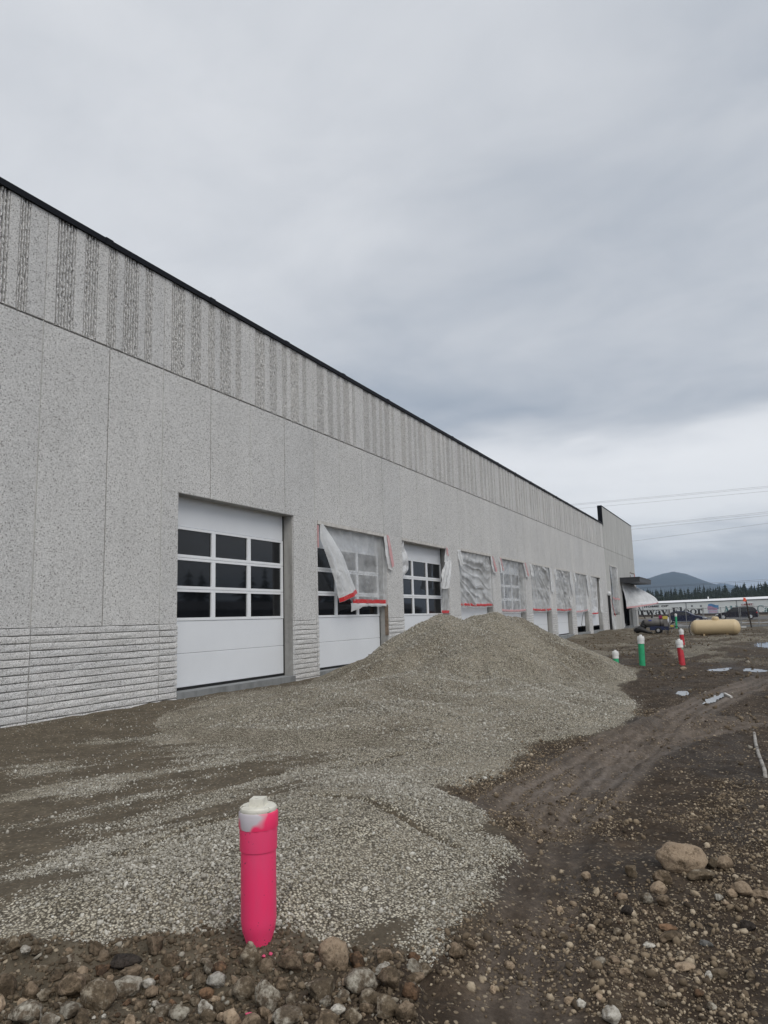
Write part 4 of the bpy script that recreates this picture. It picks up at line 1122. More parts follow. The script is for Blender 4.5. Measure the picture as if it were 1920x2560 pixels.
def corner_flap(T, k, right, ln=0.75, wd=0.40, mat=mt_tapep, seed=1):
    x0 = DL[k] + (DW + 0.02 if right else 0.03)
    s = 1 if right else 0.45
    flap(T, [(x0 - 0.28, WY - 0.02, Z_HEAD - 0.10), (x0 - 0.05, WY - 0.045, Z_HEAD - 0.02), (x0 + 0.03, WY - 0.04, Z_HEAD - 0.08)], [(x0 - 0.10, WY - 0.07, Z_HEAD - ln), (x0 + wd * s * 0.5, WY - 0.10, Z_HEAD - ln * 1.05), (x0 + wd * s, WY - 0.05, Z_HEAD - ln * 0.92)], mt_plastic2, 'plastic_flap', seed=seed, wave=0.04)
    flap(T, [(x0 - 0.12, WY - 0.055, Z_HEAD - 0.03), (x0 + 0.05, WY - 0.052, Z_HEAD - 0.05)], [(x0 + wd * s * 0.25, WY - 0.125, Z_HEAD - ln * 0.98), (x0 + wd * s, WY - 0.105, Z_HEAD - ln * 0.9)], mat, 'tape_strip', seed=seed, wave=0.02)
SP = [   # door, top, hem, label, seed, (unused slant), fold depth
 (3, 4.36, 2.04, 'clear sheet with diagonal folds and an even red hem, on the fourth garage door', 3, (1.0, -3.4), 0.17),
 (4, 4.36, 1.77, 'clear sheet with a ragged red hem and visible window bars, on the fifth garage door', 4, (2.0, 1.2), 0.08),
 (5, 4.36, 1.80, 'clear sheet with long steep folds, on the sixth garage door', 5, (2.4, -2.6), 0.18),
 (6, 4.36, 1.78, 'clear sheet with fan-like folds and a dark red hem, on the seventh garage door', 6, (1.6, -3.6), 0.19),
 (7, 4.36, 1.62, 'slack clear sheet with a cord hanging below, on the eighth garage door', 7, (2.6, -0.8), 0.09),
 (8, 4.36, 1.48, 'torn clear sheet bunched to the left, on the ninth garage door', 8, (3.0, -0.6), 0.10),
]
for k, zt, zb, lb, sd_, dg, dp in SP:
    kw = {}
    if k == 8: kw = dict(gather=lambda uu, v: uu * (0.72 - 0.10 * v))
    if k == 4: kw = dict(tape=mt_tapep)
    if k == 7: kw = dict(tape=mt_tapep, skew=0.12)
    T, fn = sheet(k, zt, zb, lb, sd_, dg, dp, **kw)
    if k != 8: corner_flap(T, k, True, 0.80 if k < 5 else 1.5, 0.42, mt_tapep if k < 5 else mt_plastic2, k)
    corner_flap(T, k, False, 0.7, 0.5, mt_tapep if k == 4 else mt_plastic2, k + 3)
    # the edge that runs down the right jamb
    flap(T, [(DL[k] + DW * 0.985, WY + 0.13, 4.34), (DL[k] + DW + 0.06, WY - 0.02, 4.34)], [(DL[k] + DW * 0.985, WY + 0.13, zb + 0.1), (DL[k] + DW + 0.04, WY - 0.02, zb + 0.05)], mt_plastic2 if k > 4 else mt_plastic, 'side_hem', wave=0.035, seed=k)
# second door: half torn away
k = 1; d = DL[k]
T = thing('plastic_sheet', 'torn sheet with a long flap folded down and red hems, on the second garage door', 'plastic sheet', (d, WY, 2.2), 'sheets hung over the garage doors')
def W(px, py, y=WY + 0.06): return pY(px, py, y)
def main2(u, v):
    ulft = 0.03 + 0.46 * v ** 1.25
    uu = ulft + (0.995 - ulft) * u
    wob = mnoise.noise(Vector((u * 2.2, v * 2.2, 3)))
    y = WY + 0.12 - 0.03 * ridge(u * 3.2 + v * 1.1 + 0.5 * wob) ** 2 - 0.05 * ridge(u * 8 + 0.4 * wob) ** 2 * max(0, 1 - 2.6 * v) - 0.02 * mnoise.noise(Vector((u * 9, v * 9, 1))) - 0.03 * ridge(v * 7 + u * 1.5) ** 3 * max(0, v - 0.7) * 3
    z = 4.33 - (4.33 - (2.06 - 0.0 * u)) * v
    return (d + uu * DW, y, z)
MB().grid(main2, 50, 50).build('sheet', mt_plastic, T, smooth=True)
def tp2(u, v):
    x, y, z = main2(u, 1.0); return (x, y - 0.02, z + 0.03 + 0.12 * (1 - v) + 0.015 * mnoise.noise(Vector((u * 6, 2, 2))))
MB().grid(tp2, 30, 2).build('tape_strip', mt_tape, T, smooth=True)
def hem2(u, v):
    x, y, z = main2(u, 1.0); return (x - 0.12 * (1 - u) , y - 0.012 - 0.04 * v * (1 - v), z + 0.03 - v * (0.10 + 0.16 * math.exp(-(u / 0.2) ** 2) + 0.04 * mnoise.noise(Vector((u * 7, 3, 3)))))
MB().grid(hem2, 30, 5).build('loose_hem', mt_plastic2, T, smooth=True)
yf = WY - 0.03
LE = [W(800, 1312, yf), W(800, 1345, yf), W(820, 1400, yf), W(838, 1455, yf), W(848, 1507, yf)]
RE = [W(806, 1308, yf), W(832, 1346, yf), W(858, 1390, yf), W(874, 1436, yf), W(892, 1484, yf)]
def fl2(u, v):
    def lp(P, q):
        q *= len(P) - 1; i = min(int(q), len(P) - 2); return P[i].lerp(P[i + 1], q - i)
    p = lp(LE, v).lerp(lp(RE, v), u)
    p.y -= 0.10 * math.sin(math.pi * u) * (0.4 + v) * 0.7 + 0.05 * ridge(u * 2.1 + 0.2 * v) ** 2 * v
    return p
fl = MB().grid(fl2, 24, 40).build('folded_flap', mt_plastic2, T, smooth=True)
def fl2t(u, v):
    p = fl2(u, 0.945 + 0.05 * v); p.y -= 0.012; return p
MB().grid(fl2t, 16, 2).build('tape_strip', mt_tape, fl, smooth=True)
MB().box(d + 0.01, d + DW - 0.01, WY - 0.012, WY + 0.16, Z_HEAD - 0.10, Z_HEAD - 0.005).build('batten', mt_batten, T)
corner_flap(T, 1, True, 1.15, 0.30, mt_tapep, 3)
flap(T, [(d + DW * 0.97, WY + 0.12, 4.3), (d + DW + 0.02, WY + 0.01, 3.3)], [(d + DW * 0.97, WY + 0.12, 2.1), (d + DW + 0.02, WY + 0.01, 2.05)], mt_plastic, 'side_hem', wave=0.03, seed=2)
MB().box(d - 0.03, d + 0.02, WY - 0.03, WY - 0.012, 3.62, 4.25).build('tape_strip', mt_tapep, T)
bd = MB().box(d + DW - 0.02, d + DW + 0.0, WY + 0.02, WY + 0.14, 1.05, 2.05).build('wooden_board', mt_wood)
tag(bd, 'brown timber board fixed to the right jamb of the second garage door', 'board')
# third door: only scraps left at both sides
k = 2; d = DL[k]
T = thing('plastic_sheet', 'torn scraps of sheet hanging at both sides of the uncovered third garage door', 'plastic sheet', (d, WY, 2.5), 'sheets hung over the garage doors')
MB().box(d + 0.01, d + DW - 0.01, WY - 0.012, WY + 0.16, Z_HEAD - 0.10, Z_HEAD - 0.005).build('batten', mt_batten, T)
flap(T, [W(1004, 1348), W(1004, 1390), W(1006, 1440)], [W(1009, 1352), W(1023, 1417), W(1011, 1441)], mt_plastic2, 'plastic_flap', seed=4, wave=0.06)
yq = WY - 0.05
flap(T, [W(1113, 1364, yq), W(1116, 1366, yq), W(1118, 1370, yq)], [W(1112, 1405, yq), W(1122, 1404, yq), W(1126, 1400, yq)], mt_plastic2, 'plastic_flap', seed=5, wave=0.06)
flap(T, [W(1112, 1405, yq), W(1119, 1403, yq), W(1127, 1400, yq)], [W(1100, 1470, yq), W(1112, 1473, yq), W(1125, 1469, yq)], mt_plastic2, 'plastic_flap', seed=6, wave=0.09)
flap(T, [W(1116, 1367, yq - 0.03), W(1119, 1372, yq - 0.03)], [W(1117, 1388, yq - 0.03), W(1122, 1390, yq - 0.03)], mt_tapep, 'tape_strip', seed=7, wave=0.02)
flap(T, [W(1104, 1472), W(1123, 1470)], [W(1105, 1533), W(1124, 1532)], mt_plastic, 'side_hem', seed=8, wave=0.05)
flap(T, [W(1105, 1526, WY + 0.02), W(1123, 1526, WY + 0.02)], [W(1105, 1533, WY + 0.02), W(1123, 1533, WY + 0.02)], mt_tape, 'tape_strip', seed=9, wave=0.02)
# cord under the eighth door
d7 = DL[7]
cord = MB().tube([(d7 + 2.9, WY + 0.1, 1.7), (d7 + 2.5, WY + 0.15, 1.2), (d7 + 2.35, WY + 0.2, 0.75), (d7 + 2.7, WY + 0.15, 0.35), (d7 + 2.9, WY + 0.1, 0.23)], 0.018, 6).build('power_cord', mt_rubber)
tag(cord, 'black cord dangling in front of the eighth garage door', 'cord')
# tower plastic
T = thing('plastic_sheet', 'crumpled sheet with a red tape band over the tall tower window', 'plastic sheet', (65, WY, 1.2), 'sheets hung on the end tower')
def tws(u, v):
    x = 63.9 + 4.0 * u + 0.25 * math.sin(v * 5) * (u - 0.5)
    gx = 1 - 0.25 * math.sin(math.pi * v) * abs(2 * u - 1)
    return (65.9 + (x - 65.9) * gx, WY - 0.03 + 0.10 * math.sin(math.pi * u) - 0.12 * ridge(u * 4.3 + 0.5 * math.sin(v * 4)) ** 2 - 0.03 * mnoise.noise(Vector((u * 8, v * 8, 4))), 5.62 - 4.15 * v + 0.2 * mnoise.noise(Vector((u * 3, 5, 5))) * v)
MB().grid(tws, 36, 40).build('sheet', mt_plastic, T, smooth=True)
MB().grid(lambda u, v: (lambda p: (p[0], p[1] - 0.02, p[2]))(tws(u, 0.66 + 0.035 * v + 0.03 * u)), 24, 2).build('tape_strip', mt_tapep, T, smooth=True)
MB().box(63.95, 67.9, WY - 0.05, WY - 0.004, 5.57, 5.66).build('batten', mt_batten, T)
T = thing('plastic_sheet', 'big clear sheet billowing out from under the dark canopy with a red striped hem', 'plastic sheet', (72, WY - 1, 1.5), 'sheets hung on the end tower')
def bil(u, v):
    x = 69.6 + 7.6 * u
    out = (0.10 + 2.15 * math.sin(0.5 * math.pi * v) ** 1.2) * (0.12 + 0.88 * math.sin(0.5 * math.pi * min(1, u * 1.15)))
    z = 4.24 - (2.05 - 0.15 * u) * v - 0.35 * v * v * (1 - u)
    return (x, WY - 0.06 - out - 0.07 * ridge(u * 5 + v * 0.7) ** 2 * v, z)
MB().grid(bil, 40, 30).build('sheet', mt_plastic2, T, smooth=True)
MB().grid(lambda u, v: (lambda p: (p[0], p[1] - 0.02, p[2]))(bil(u, 0.94 + 0.055 * v)), 40, 2).build('tape_strip', mt_tapep, T, smooth=True)
T = thing('plastic_sheet', 'pale sheet over the small window above the canopy', 'plastic sheet', (77, WY, 4.6), 'sheets hung on the end tower')
MB().grid(lambda u, v: (75.95 + 2.8 * u, WY - 0.03 - 0.05 * ridge(u * 3 + v) ** 2, 5.5 - 0.95 * v), 16, 10).build('sheet', mt_plastic2, T, smooth=True)
MB().box(75.9, 78.8, WY - 0.07, WY - 0.004, 5.42, 5.50).build('batten', mt_wood, T)
MB().box(78.45, 78.75, WY - 0.10, WY - 0.09, 4.75, 5.4).build('tape_strip', mt_tape, T)
# scrap by the joint
T = thing('plastic_sheet', 'scrap of sheet with a red edge bunched at the foot of the tower joint', 'plastic sheet', (63, WY, 0), 'sheets hung on the end tower')
flap(T, [(62.3, WY - 0.1, 2.6), (62.7, WY - 0.06, 2.3)], [(62.3, WY - 0.25, 0.1), (64.6, WY - 0.25, 0.08)], mt_plastic, 'sheet', seed=3, wave=0.15)
flap(T, [(62.32, WY - 0.2, 2.7), (62.42, WY - 0.2, 2.6)], [(63.3, WY - 0.32, 1.2), (63.45, WY - 0.32, 1.25)], mt_tape, 'tape_strip', seed=4, wave=0.03)
MB().lathe([(0.0, 0.0), (0.10, 0.05), (0.16, 0.12), (0.18, 0.22), (0.14, 0.33), (0.06, 0.40), (0.0, 0.41)], 12, (62.1, WY - 0.16, 2.9)).build('bunched_top', mt_plastic2, T, smooth=True)
ds = MB().tube([(62.12, WY - 0.12, 0.1), (62.12, WY - 0.12, 3.0)], 0.10, 10).build('black_pipe', mt_rubber)
tag(ds, 'black drainage pipe standing at the joint of the tower', 'pipe')
p0, p1 = pX(1578, 1534, 76.0), pX(1596, 1567, 76.0)
br = MB().tube([(76.0, WY - 0.03, 3.2), (75.5, WY - 1.55, 0.05)], 0.05, 8).build('brace_pole', mt_rubber)
tag(br, 'black brace pole leaning against the tower under the sheet', 'pole')

# ------------------------------------------------------------------ riser pipes
mt_pink, t_, b_ = new_mat('fluorescent_pink_paint')
p_ = pos_n(t_)
sx = N(t_, 'ShaderNodeSeparateXYZ'); t_.links.new(p_, sx.inputs[0])
sprayed = ramp_n(t_, noise_n(t_, p_, 9.0, 3, 0.6, stretch=(1, 1, 0.22)), [(0.38, (0.90, 0.075, 0.20)), (0.60, (1.0, 0.055, 0.185))], 'LINEAR')
specks = vor_n(t_, p_, 48.0)
spm = math_n(t_, 'MULTIPLY', ramp_n(t_, specks.outputs['Distance'], [(0.10, 1.0), (0.2, 0.0)], 'LINEAR'), ramp_n(t_, noise_n(t_, p_, 16.0, 3), [(0.50, 0.0), (0.58, 0.8)], 'LINEAR'))
t_.links.new(mix_n(t_, spm, sprayed, (0.22, 0.06, 0.08)), b_.inputs['Base Color'])
b_.inputs['Roughness'].default_value = 0.45
bump_n(t_, b_, noise_n(t_, p_, 60.0, 2), 0.06, 0.004)
mt_pinkhub, t_, b_ = new_mat('pink_paint_over_grey_hub')
p_ = pos_n(t_)
ov = ramp_n(t_, noise_n(t_, p_, 7.0, 2, 0.5, off=(0.35, 0.1, 0.12)), [(0.45, 0.0), (0.54, 1.0)], 'LINEAR')
t_.links.new(mix_n(t_, ov, (0.60, 0.56, 0.60), (1.0, 0.05, 0.17)), b_.inputs['Base Color'])
b_.inputs['Roughness'].default_value = 0.4
mt_capw = simple('dirty_white_pvc', (0.70, 0.68, 0.60), 0.45, 0, 25, 0.12, 0.0, 40, dirt=((0.14, 0.11, 0.08), 28.0, 0.60))
mt_pvcw = simple('white_pvc', (0.78, 0.78, 0.77), 0.4, 0, 12, 0.06)
def make_pipe_paint(name, col, other, thr, sc_=5.0):
    mt, t, b = new_mat(name); p = pos_n(t)
    f = ramp_n(t, noise_n(t, p, sc_, 3, 0.6), [(thr, 0.0), (thr + 0.06, 1.0)], 'LINEAR')
    c = mix_n(t, f, ramp_n(t, noise_n(t, p, 9.0, 3), [(0.3, tuple(q * 0.85 for q in col)), (0.7, tuple(min(1, q * 1.12) for q in col))], 'LINEAR'), other)
    t.links.new(c, b.inputs['Base Color']); b.inputs['Roughness'].default_value = 0.42
    return mt
mt_green = make_pipe_paint('green_pvc', (0.035, 0.40, 0.185), (0.05, 0.30, 0.15), 0.75)
mt_redp = make_pipe_paint('red_sprayed_pipe', (0.52, 0.030, 0.045), (0.20, 0.32, 0.22), 0.62, 3.0)
# pink riser
pb = gpix(647, 2352)
kpx = depth(pb) / FPX
Rp = 0.084
HT = 0.632
T = thing('riser_pipe', 'fluorescent pink upright pipe with a dirty white threaded cap in the foreground', 'pipe', (pb.x, pb.y, pb.z - 0.02), 'upright marker pipes')
lean = Vector((0.012, 0.03, 1)).normalized()
cx0 = (pb.x, pb.y, pb.z - 0.02)
MB().lathe([(Rp * 0.55, -0.06), (Rp * 0.62, 0.0), (Rp * 0.93, 0.075), (Rp, 0.12), (Rp, HT - 0.20)], 40, cx0).build('shaft', mt_pink, T, angle=50)
MB().lathe([(Rp * 1.0, HT - 0.2), (Rp * 1.055, HT - 0.199), (Rp * 1.06, HT - 0.195), (Rp * 1.075, HT - 0.10), (Rp * 1.075, HT - 0.098)], 40, cx0).build('coupling', mt_pink, T, angle=40)
hub = MB().lathe([(Rp * 1.0, HT - 0.10), (Rp * 1.12, HT - 0.099), (Rp * 1.13, HT - 0.095), (Rp * 1.14, HT - 0.032), (Rp * 1.10, HT - 0.024), (Rp * 1.02, HT - 0.022)], 12, cx0).build('hub', mt_pinkhub, T, angle=35)
cap = MB().lathe([(Rp * 0.95, HT - 0.05), (Rp * 1.05, HT - 0.021), (Rp * 1.06, HT - 0.010), (Rp * 1.02, HT - 0.004), (Rp * 0.98, HT - 0.0045), (Rp * 0.94, HT + 0.001), (0.0, HT + 0.003)], 40, cx0).build('cap', mt_capw, T, angle=35)
a_ = 0.35
ca, sa = math.cos(a_) * 0.037, math.sin(a_) * 0.037
sq = [(ca - sa, sa + ca), (-ca - sa, -sa + ca), (-ca + sa, -sa - ca), (ca + sa, sa - ca)]
MB().prism(sq, lambda q: (cx0[0] + q[0], cx0[1] + q[1], cx0[2] + HT), lambda q: (cx0[0] + q[0] * 0.92, cx0[1] + q[1] * 0.92, cx0[2] + HT + 0.034)).build('square_nut', mt_capw, cap)
def riser(px, py, hpx, wpx, mat, label, tilt=(0, 0), zoff=0.0, capn=True, ground=None):
    p = ground or gpix(px, py)
    k = depth(p) / FPX; r = wpx * k / 2; h = hpx * k
    T = thing('riser_pipe', label, 'pipe', tuple(p), 'upright marker pipes')
    hc = r * 2.3
    def sh(v):  # lean
        return v
    MB().lathe([(r * 0.9, -0.15), (r * 0.9, h - hc)], 20, tuple(p)).build('shaft', mat, T, angle=50)
    cp_ = MB().lathe([(r * 0.9, h - hc), (r * 1.0, h - hc + 0.002), (r * 1.0, h - hc * 0.56), (r * 1.08, h - hc * 0.55), (r * 1.08, h - hc * 0.22), (r * 1.0, h - hc * 0.19), (r * 1.0, h - hc * 0.02), (r * 0.5, h)], 20, tuple(p)).build('cap', mt_pvcw, T, angle=40)
    MB().lathe([(r * 0.42, h - 0.001), (r * 0.40, h + r * 0.35), (r * 0.2, h + r * 0.38)], 8, tuple(p)).build('nut', mt_pvcw, cp_, angle=40)
    T.rotation_euler = (tilt[0], tilt[1], 0)
    return T
riser(1606, 1664, 73, 16.5, mt_green, 'tall green pipe with a white cap, right of the gravel pile', (0.02, 0.0))
pg_ = gnd(1541, 1668); riser(1541, 1668, 40, 15.5, mt_green, 'short green pipe with a white cap half hidden behind the gravel pile', ground=Vector((pg_.x, pg_.y, float(gh(pg_.x, pg_.y)))))
riser(1706, 1663, 62, 16.5, mt_redp, 'red-sprayed leaning pipe with a white cap, the nearer of two', (-0.055, 0.10))
riser(1707, 1612, 38, 11, mt_redp, 'red-sprayed pipe with a white cap, the farther of two', (-0.03, 0.0))
p = gpix(1690, 1566); riser(1691, 1568, 31, 5.6, mt_green, 'thin green pipe standing beside the heater', (0.03, 0.0), ground=pX(1691, 1566, 60.0) * 1.0)
riser(1571, 1563, 9, 4.2, mt_green, 'little green pipe stub in the tower entrance', ground=Vector((76.8, WY - 0.7, 0.0)))

# white cord trodden into the mud
cp3 = [gpix(a, b) for a, b in ((1883, 1815), (1886, 1835), (1889, 1858), (1896, 1885), (1905, 1908), (1911, 1925), (1914, 1945))]
rp = MB().tube([(q.x, q.y, q.z + 0.002) for q in cp3], 0.020, 8).build('white_hose', simple('muddy_white_hose', (0.34, 0.32, 0.29), 0.7, 0, 18, 0.35, dirt=((0.08, 0.064, 0.05), 9, 0.50)), smooth=True)
tag(rp, 'muddy white hose lying on the ground at the right edge', 'hose')
q0, q1 = gpix(1812, 1738), gpix(1829, 1747)
sb = MB().tube([q0 + Vector((0, 0, 0.03)), q1 + Vector((0, 0, 0.03))], 0.025, 4).build('wood_scrap', mt_batten)
tag(sb, 'short pale stick lying by the puddle in the tyre track', 'stick')

# ------------------------------------------------------------------ propane tank
XT = 48.2
tl, tr_ = pX(1726.5, 1570, XT), pX(1852, 1571, XT)
rt = 0.475
zt_c = 0.47
yc0, yc1 = tl.y, tr_.y
Tk = thing('propane_tank', 'tan horizontal propane tank with rounded ends on the bare ground', 'tank', (XT, (yc0 + yc1) / 2, 0))
mt_tan = simple('tan_tank_paint', (0.60, 0.47, 0.285), 0.45, 0, 1.4, 0.07, dirt=((0.42, 0.33, 0.20), 5.0, 0.66))
prof = []
he = 0.36
n_ = 10
for i in range(n_ + 1):
    a = math.pi / 2 * i / n_; prof.append((rt * math.sin(a), yc1 + he - he * math.cos(a)))
for i in range(n_ + 1):
    a = math.pi / 2 * i / n_; prof.append((rt * math.cos(a), yc0 - he + he * math.sin(a)))
MB().lathe(prof, 36, (XT, 0, zt_c), 'Y').build('shell', mt_tan, Tk, smooth=True)
for yy in (yc1 + he, yc0 - he): MB().lathe([(rt + 0.001, -0.018), (rt + 0.006, -0.010), (rt + 0.006, 0.010), (rt + 0.001, 0.018)], 36, (XT, yy, zt_c), 'Y').build('weld_seam', mt_tan, Tk, smooth=True)
yd = pX(1788, 1545, XT).y
MB().lathe([(0.19, -0.05), (0.205, 0.02), (0.20, 0.10), (0.15, 0.165), (0.06, 0.185), (0.0, 0.187)], 24, (XT, yd, zt_c + rt)).build('dome_lid', mt_tan, Tk, angle=50)
MB().tube([(XT, pX(1765.5, 1548, XT).y, zt_c + rt - 0.02), (XT, pX(1765.5, 1548, XT).y, zt_c + rt + 0.06)], 0.035, 10).build('valve', simple('grey_metal', (0.35, 0.35, 0.36), 0.4, 0.8), Tk)
for yy in (yc1 + 0.75, yc0 - 0.75): MB().box(XT - 0.35, XT + 0.35, yy - 0.05, yy + 0.05, -0.25, 0.08).build('foot', mt_tan, Tk)
hz = [(XT - 0.05, yc0 - 0.20, zt_c + rt - 0.04), (XT - 0.30, yc0 - 0.06, zt_c + 0.36), (XT - 0.42, yc0 + 0.06, zt_c + 0.05), (XT - 0.45, yc0 + 0.05, 0.22), (XT - 0.40, yc0 - 0.05, 0.06), (XT - 0.2, yc0 + 0.5, 0.03), (XT + 2.2, yc0 + 1.6, 0.05), (XT + 5.0, yc0 + 2.0, 0.35)]
tag(MB().tube(hz, 0.022, 8).build('gas_hose', mt_rubber, smooth=True), 'black gas hose running from the tan tank to the heater', 'hose')

# ------------------------------------------------------------------ construction heater
XH = 54.2
def hy(px): return pX(px, 1560, XH).y
def hzv(py, px=1645): return pX(px, py, XH).z
Hh = thing('site_heater', 'grey cylindrical site heater on a blue wheeled frame with a black duct', 'heater', (XH, hy(1645), 0))
mt_hgrey = simple('heater_grey', (0.20, 0.19, 0.182), 0.42, 0.3, 3, 0.15)
mt_hblue = simple('heater_blue', (0.018, 0.026, 0.07), 0.5, 0, 4, 0.2)
mt_yel = simple('yellow_label', (0.60, 0.48, 0.10), 0.5, 0, 30, 0.25)
mt_silver = simple('galvanised', (0.55, 0.56, 0.58), 0.35, 0.8, 8, 0.15)
yl, yr2 = hy(1618), hy(1673)
zc_ = (hzv(1544) + hzv(1568)) / 2; rc = (hzv(1544) - hzv(1568)) / 2
MB().lathe([(rc * 0.80, yl + 0.14), (rc * 0.98, yl + 0.02), (rc, yl), (rc, yr2), (rc * 0.97, yr2 - 0.03), (rc * 0.5, yr2 - 0.05)], 32, (XH, 0, zc_), 'Y').build('drum', mt_hgrey, Hh, angle=40)
for yy in (hy(1652), hy(1658.5)): MB().lathe([(rc + 0.002, -0.02), (rc + 0.014, -0.018), (rc + 0.014, 0.018), (rc + 0.002, 0.02)], 32, (XH, yy, zc_), 'Y').build('band', mt_rubber if yy == hy(1652) else mt_hgrey, Hh)
MB().lathe([(0.22, 0.05), (rc * 1.04, 0.045), (rc * 1.04, -0.06), (0.2, -0.07)], 32, (XH, yr2 + 0.02, zc_), 'Y').build('end_ring', mt_silver, Hh, angle=40)
MB().box(XH - 0.34, XH + 0.34, hy(1672), hy(1625), 0.22, zc_ - rc * 0.80).build('frame', mt_hblue, Hh)
MB().box(XH - 0.30, XH - 0.10, hy(1671), hy(1659), hzv(1548), hzv(1540.5)).build('control_box', mt_yel, Hh)
MB().box(XH - rc - 0.02, XH - rc + 0.10, hy(1671), hy(1661), hzv(1566), hzv(1549)).build('side_panel', mt_hgrey, Hh)
MB().box(XH - 0.30, XH - 0.12, hy(1657), hy(1649.5), hzv(1546), hzv(1538.5)).build('burner_cover', simple('magenta_label', (0.30, 0.02, 0.09), 0.5), Hh)
MB().box(XH - 0.12, XH + 0.05, hy(1633), hy(1629), hzv(1544), hzv(1541)).build('lifting_lug', mt_rubber, Hh)
MB().box(XH - rc - 0.012, XH - rc * 0.9, hy(1631), hy(1623.5), hzv(1552), hzv(1549)).build('name_label', simple('blue_label', (0.08, 0.10, 0.35), 0.5), Hh)
# burner head
MB().box(XH - 0.32, XH + 0.1, hy(1687), hy(1672.5), hzv(1571.5), hzv(1562)).build('burner', mt_hgrey, Hh)
MB().box(XH - 0.34, XH - 0.325, hy(1685), hy(1677), hzv(1567.5), hzv(1563)).build('warning_label', mt_yel, Hh)
MB().tube([(XH, hy(1675.5), zc_ - 0.2), (XH, hy(1675.5), hzv(1526))], 0.06, 12).build('flue', mt_hgrey, Hh)
fp = [(1669.5, 1523), (1674, 1529), (1672.5, 1535), (1668, 1536.5), (1665.5, 1530)]
MB().prism(fp, lambda q: pX(q[0], q[1], XH - 0.05), lambda q: pX(q[0], q[1], XH - 0.02)).build('rain_flap', mt_silver, Hh)
for yy in (hy(1646),):
    for xx in (XH - 0.46, XH + 0.30):
        wl = MB().lathe([(0.14, 0.0), (0.20, 0.01), (0.215, 0.04), (0.215, 0.11), (0.20, 0.14), (0.14, 0.15)], 24, (xx, yy, 0.205), 'X').build('wheel', mt_rubber, Hh, angle=50)
        MB().lathe([(0.03, -0.004), (0.10, -0.004), (0.125, 0.02), (0.125, 0.12), (0.02, 0.12)], 20, (xx, yy, 0.205), 'X').build('rim', mt_silver, wl, angle=40)
MB().tube([(XH - 0.3, hy(1671), 0.45), (XH - 0.3, hy(1669), 0.0)], 0.035, 8).build('leg', mt_rubber, Hh)
MB().tube([(XH - 0.1, hy(1672), 0.30), (XH - 0.1, hy(1682), 0.30), (XH - 0.1, hy(1688), 0.42)], 0.03, 8).build('tow_bar', mt_rubber, Hh)
MB().tube([(XH - 0.2, hy(1677), 0.02), (XH - 0.15, hy(1683), 0.40), (XH - 0.1, hy(1689), 0.72)], 0.012, 6).build('stay', mt_silver, Hh)
mt_duct = simple('black_duct_fabric', (0.014, 0.013, 0.013), 0.55, 0, 6, 0.4, 0.6, 12)
dpath = [(XH, hy(1619), zc_), (XH, hy(1613.5), zc_ - 0.03), (XH - 0.05, hy(1608.5), zc_ - 0.22), (XH - 0.1, hy(1604.5), zc_ - 0.50), (XH - 0.2, hy(1600.5), 0.34), (XH - 0.3, hy(1595), 0.22), (XH - 0.35, hy(1588), 0.16)]
pts, rad = [], []
for i in range(len(dpath) - 1):
    for j in range(8):
        t = j / 8; q = Vector(dpath[i]).lerp(Vector(dpath[i + 1]), t); pts.append(q)
        f = (i + t) / 6
        base_r = rc * 0.82 * (1 - f) + 0.17 * f
        rad.append(base_r * (1 + 0.06 * math.sin((i * 8 + j) * 1.57)) * (1 + 0.12 * mnoise.noise(q * 2.5)))
tag(MB().tube(pts, rad, 18).build('air_duct', mt_duct, smooth=True), 'black flexible duct sagging from the heater onto the ground', 'duct')
hp2 = [(1608, 1581), (1600, 1582), (1592, 1581), (1586, 1579), (1588, 1573), (1596, 1571), (1606, 1572), (1618, 1577), (1632, 1582)]
pts = [pX(a, b, XH - 0.7) for a, b in ((1585, 1577), (1592, 1574.5), (1600, 1574), (1610, 1576.5), (1620, 1580.5), (1632, 1582.5))]
tag(MB().tube(pts, [0.10, 0.17, 0.20, 0.17, 0.10, 0.03], 12).build('duct_bag', mt_duct, smooth=True), 'black fabric lying slumped beside the heater duct', 'fabric')
tag(MB().tube([(XH - 0.1, hy(1688), 0.45), (XH - 0.3, hy(1694), 0.48), (XH - 0.4, hy(1698), 0.25), (XH - 0.4, hy(1700), 0.03)], 0.03, 8).build('fuel_hose', mt_rubber, smooth=True), 'black fuel hose curving down from the heater burner', 'hose')

# ------------------------------------------------------------------ site fence, flag post
XF = 67.6
mt_galv = simple('galvanised_post', (0.30, 0.31, 0.32), 0.5, 0.4, 5, 0.15)
mt_mesh, t_, b_ = new_mat('chain_link_wire')
p_ = pos_n(t_); sx = N(t_, 'ShaderNodeSeparateXYZ'); t_.links.new(p_, sx.inputs[0])
def diag(sgn):
    v = math_n(t_, 'ADD', sx.outputs[1], math_n(t_, 'MULTIPLY', sx.outputs[2], sgn))
    fr = math_n(t_, 'FRACT', math_n(t_, 'MULTIPLY', v, 12.0))
    return math_n(t_, 'LESS_THAN', fr, 0.035)
al = math_n(t_, 'MAXIMUM', diag(1.0), diag(-1.0))
b_.inputs['Metallic'].default_value = 0.3; b_.inputs['Roughness'].default_value = 0.5
t_.links.new(ramp_n(t_, noise_n(t_, p_, 3.0), [(0.3, (0.25, 0.25, 0.26)), (0.7, (0.35, 0.35, 0.36))], 'LINEAR'), b_.inputs['Base Color'])
t_.links.new(al, b_.inputs['Alpha'])
F = thing('chain_link_fence', 'low grey chain-link fence between the site and the road', 'fence', (XF, 2, 0))
posts = [1592, 1634.7, 1676, 1717, 1759, 1761.8, 1805.6, 1850.5, 1854, 1898, 1941]
pyv = [pX(a, 1560, XF).y for a in posts] + [-4.5, -6.5, -8.5]
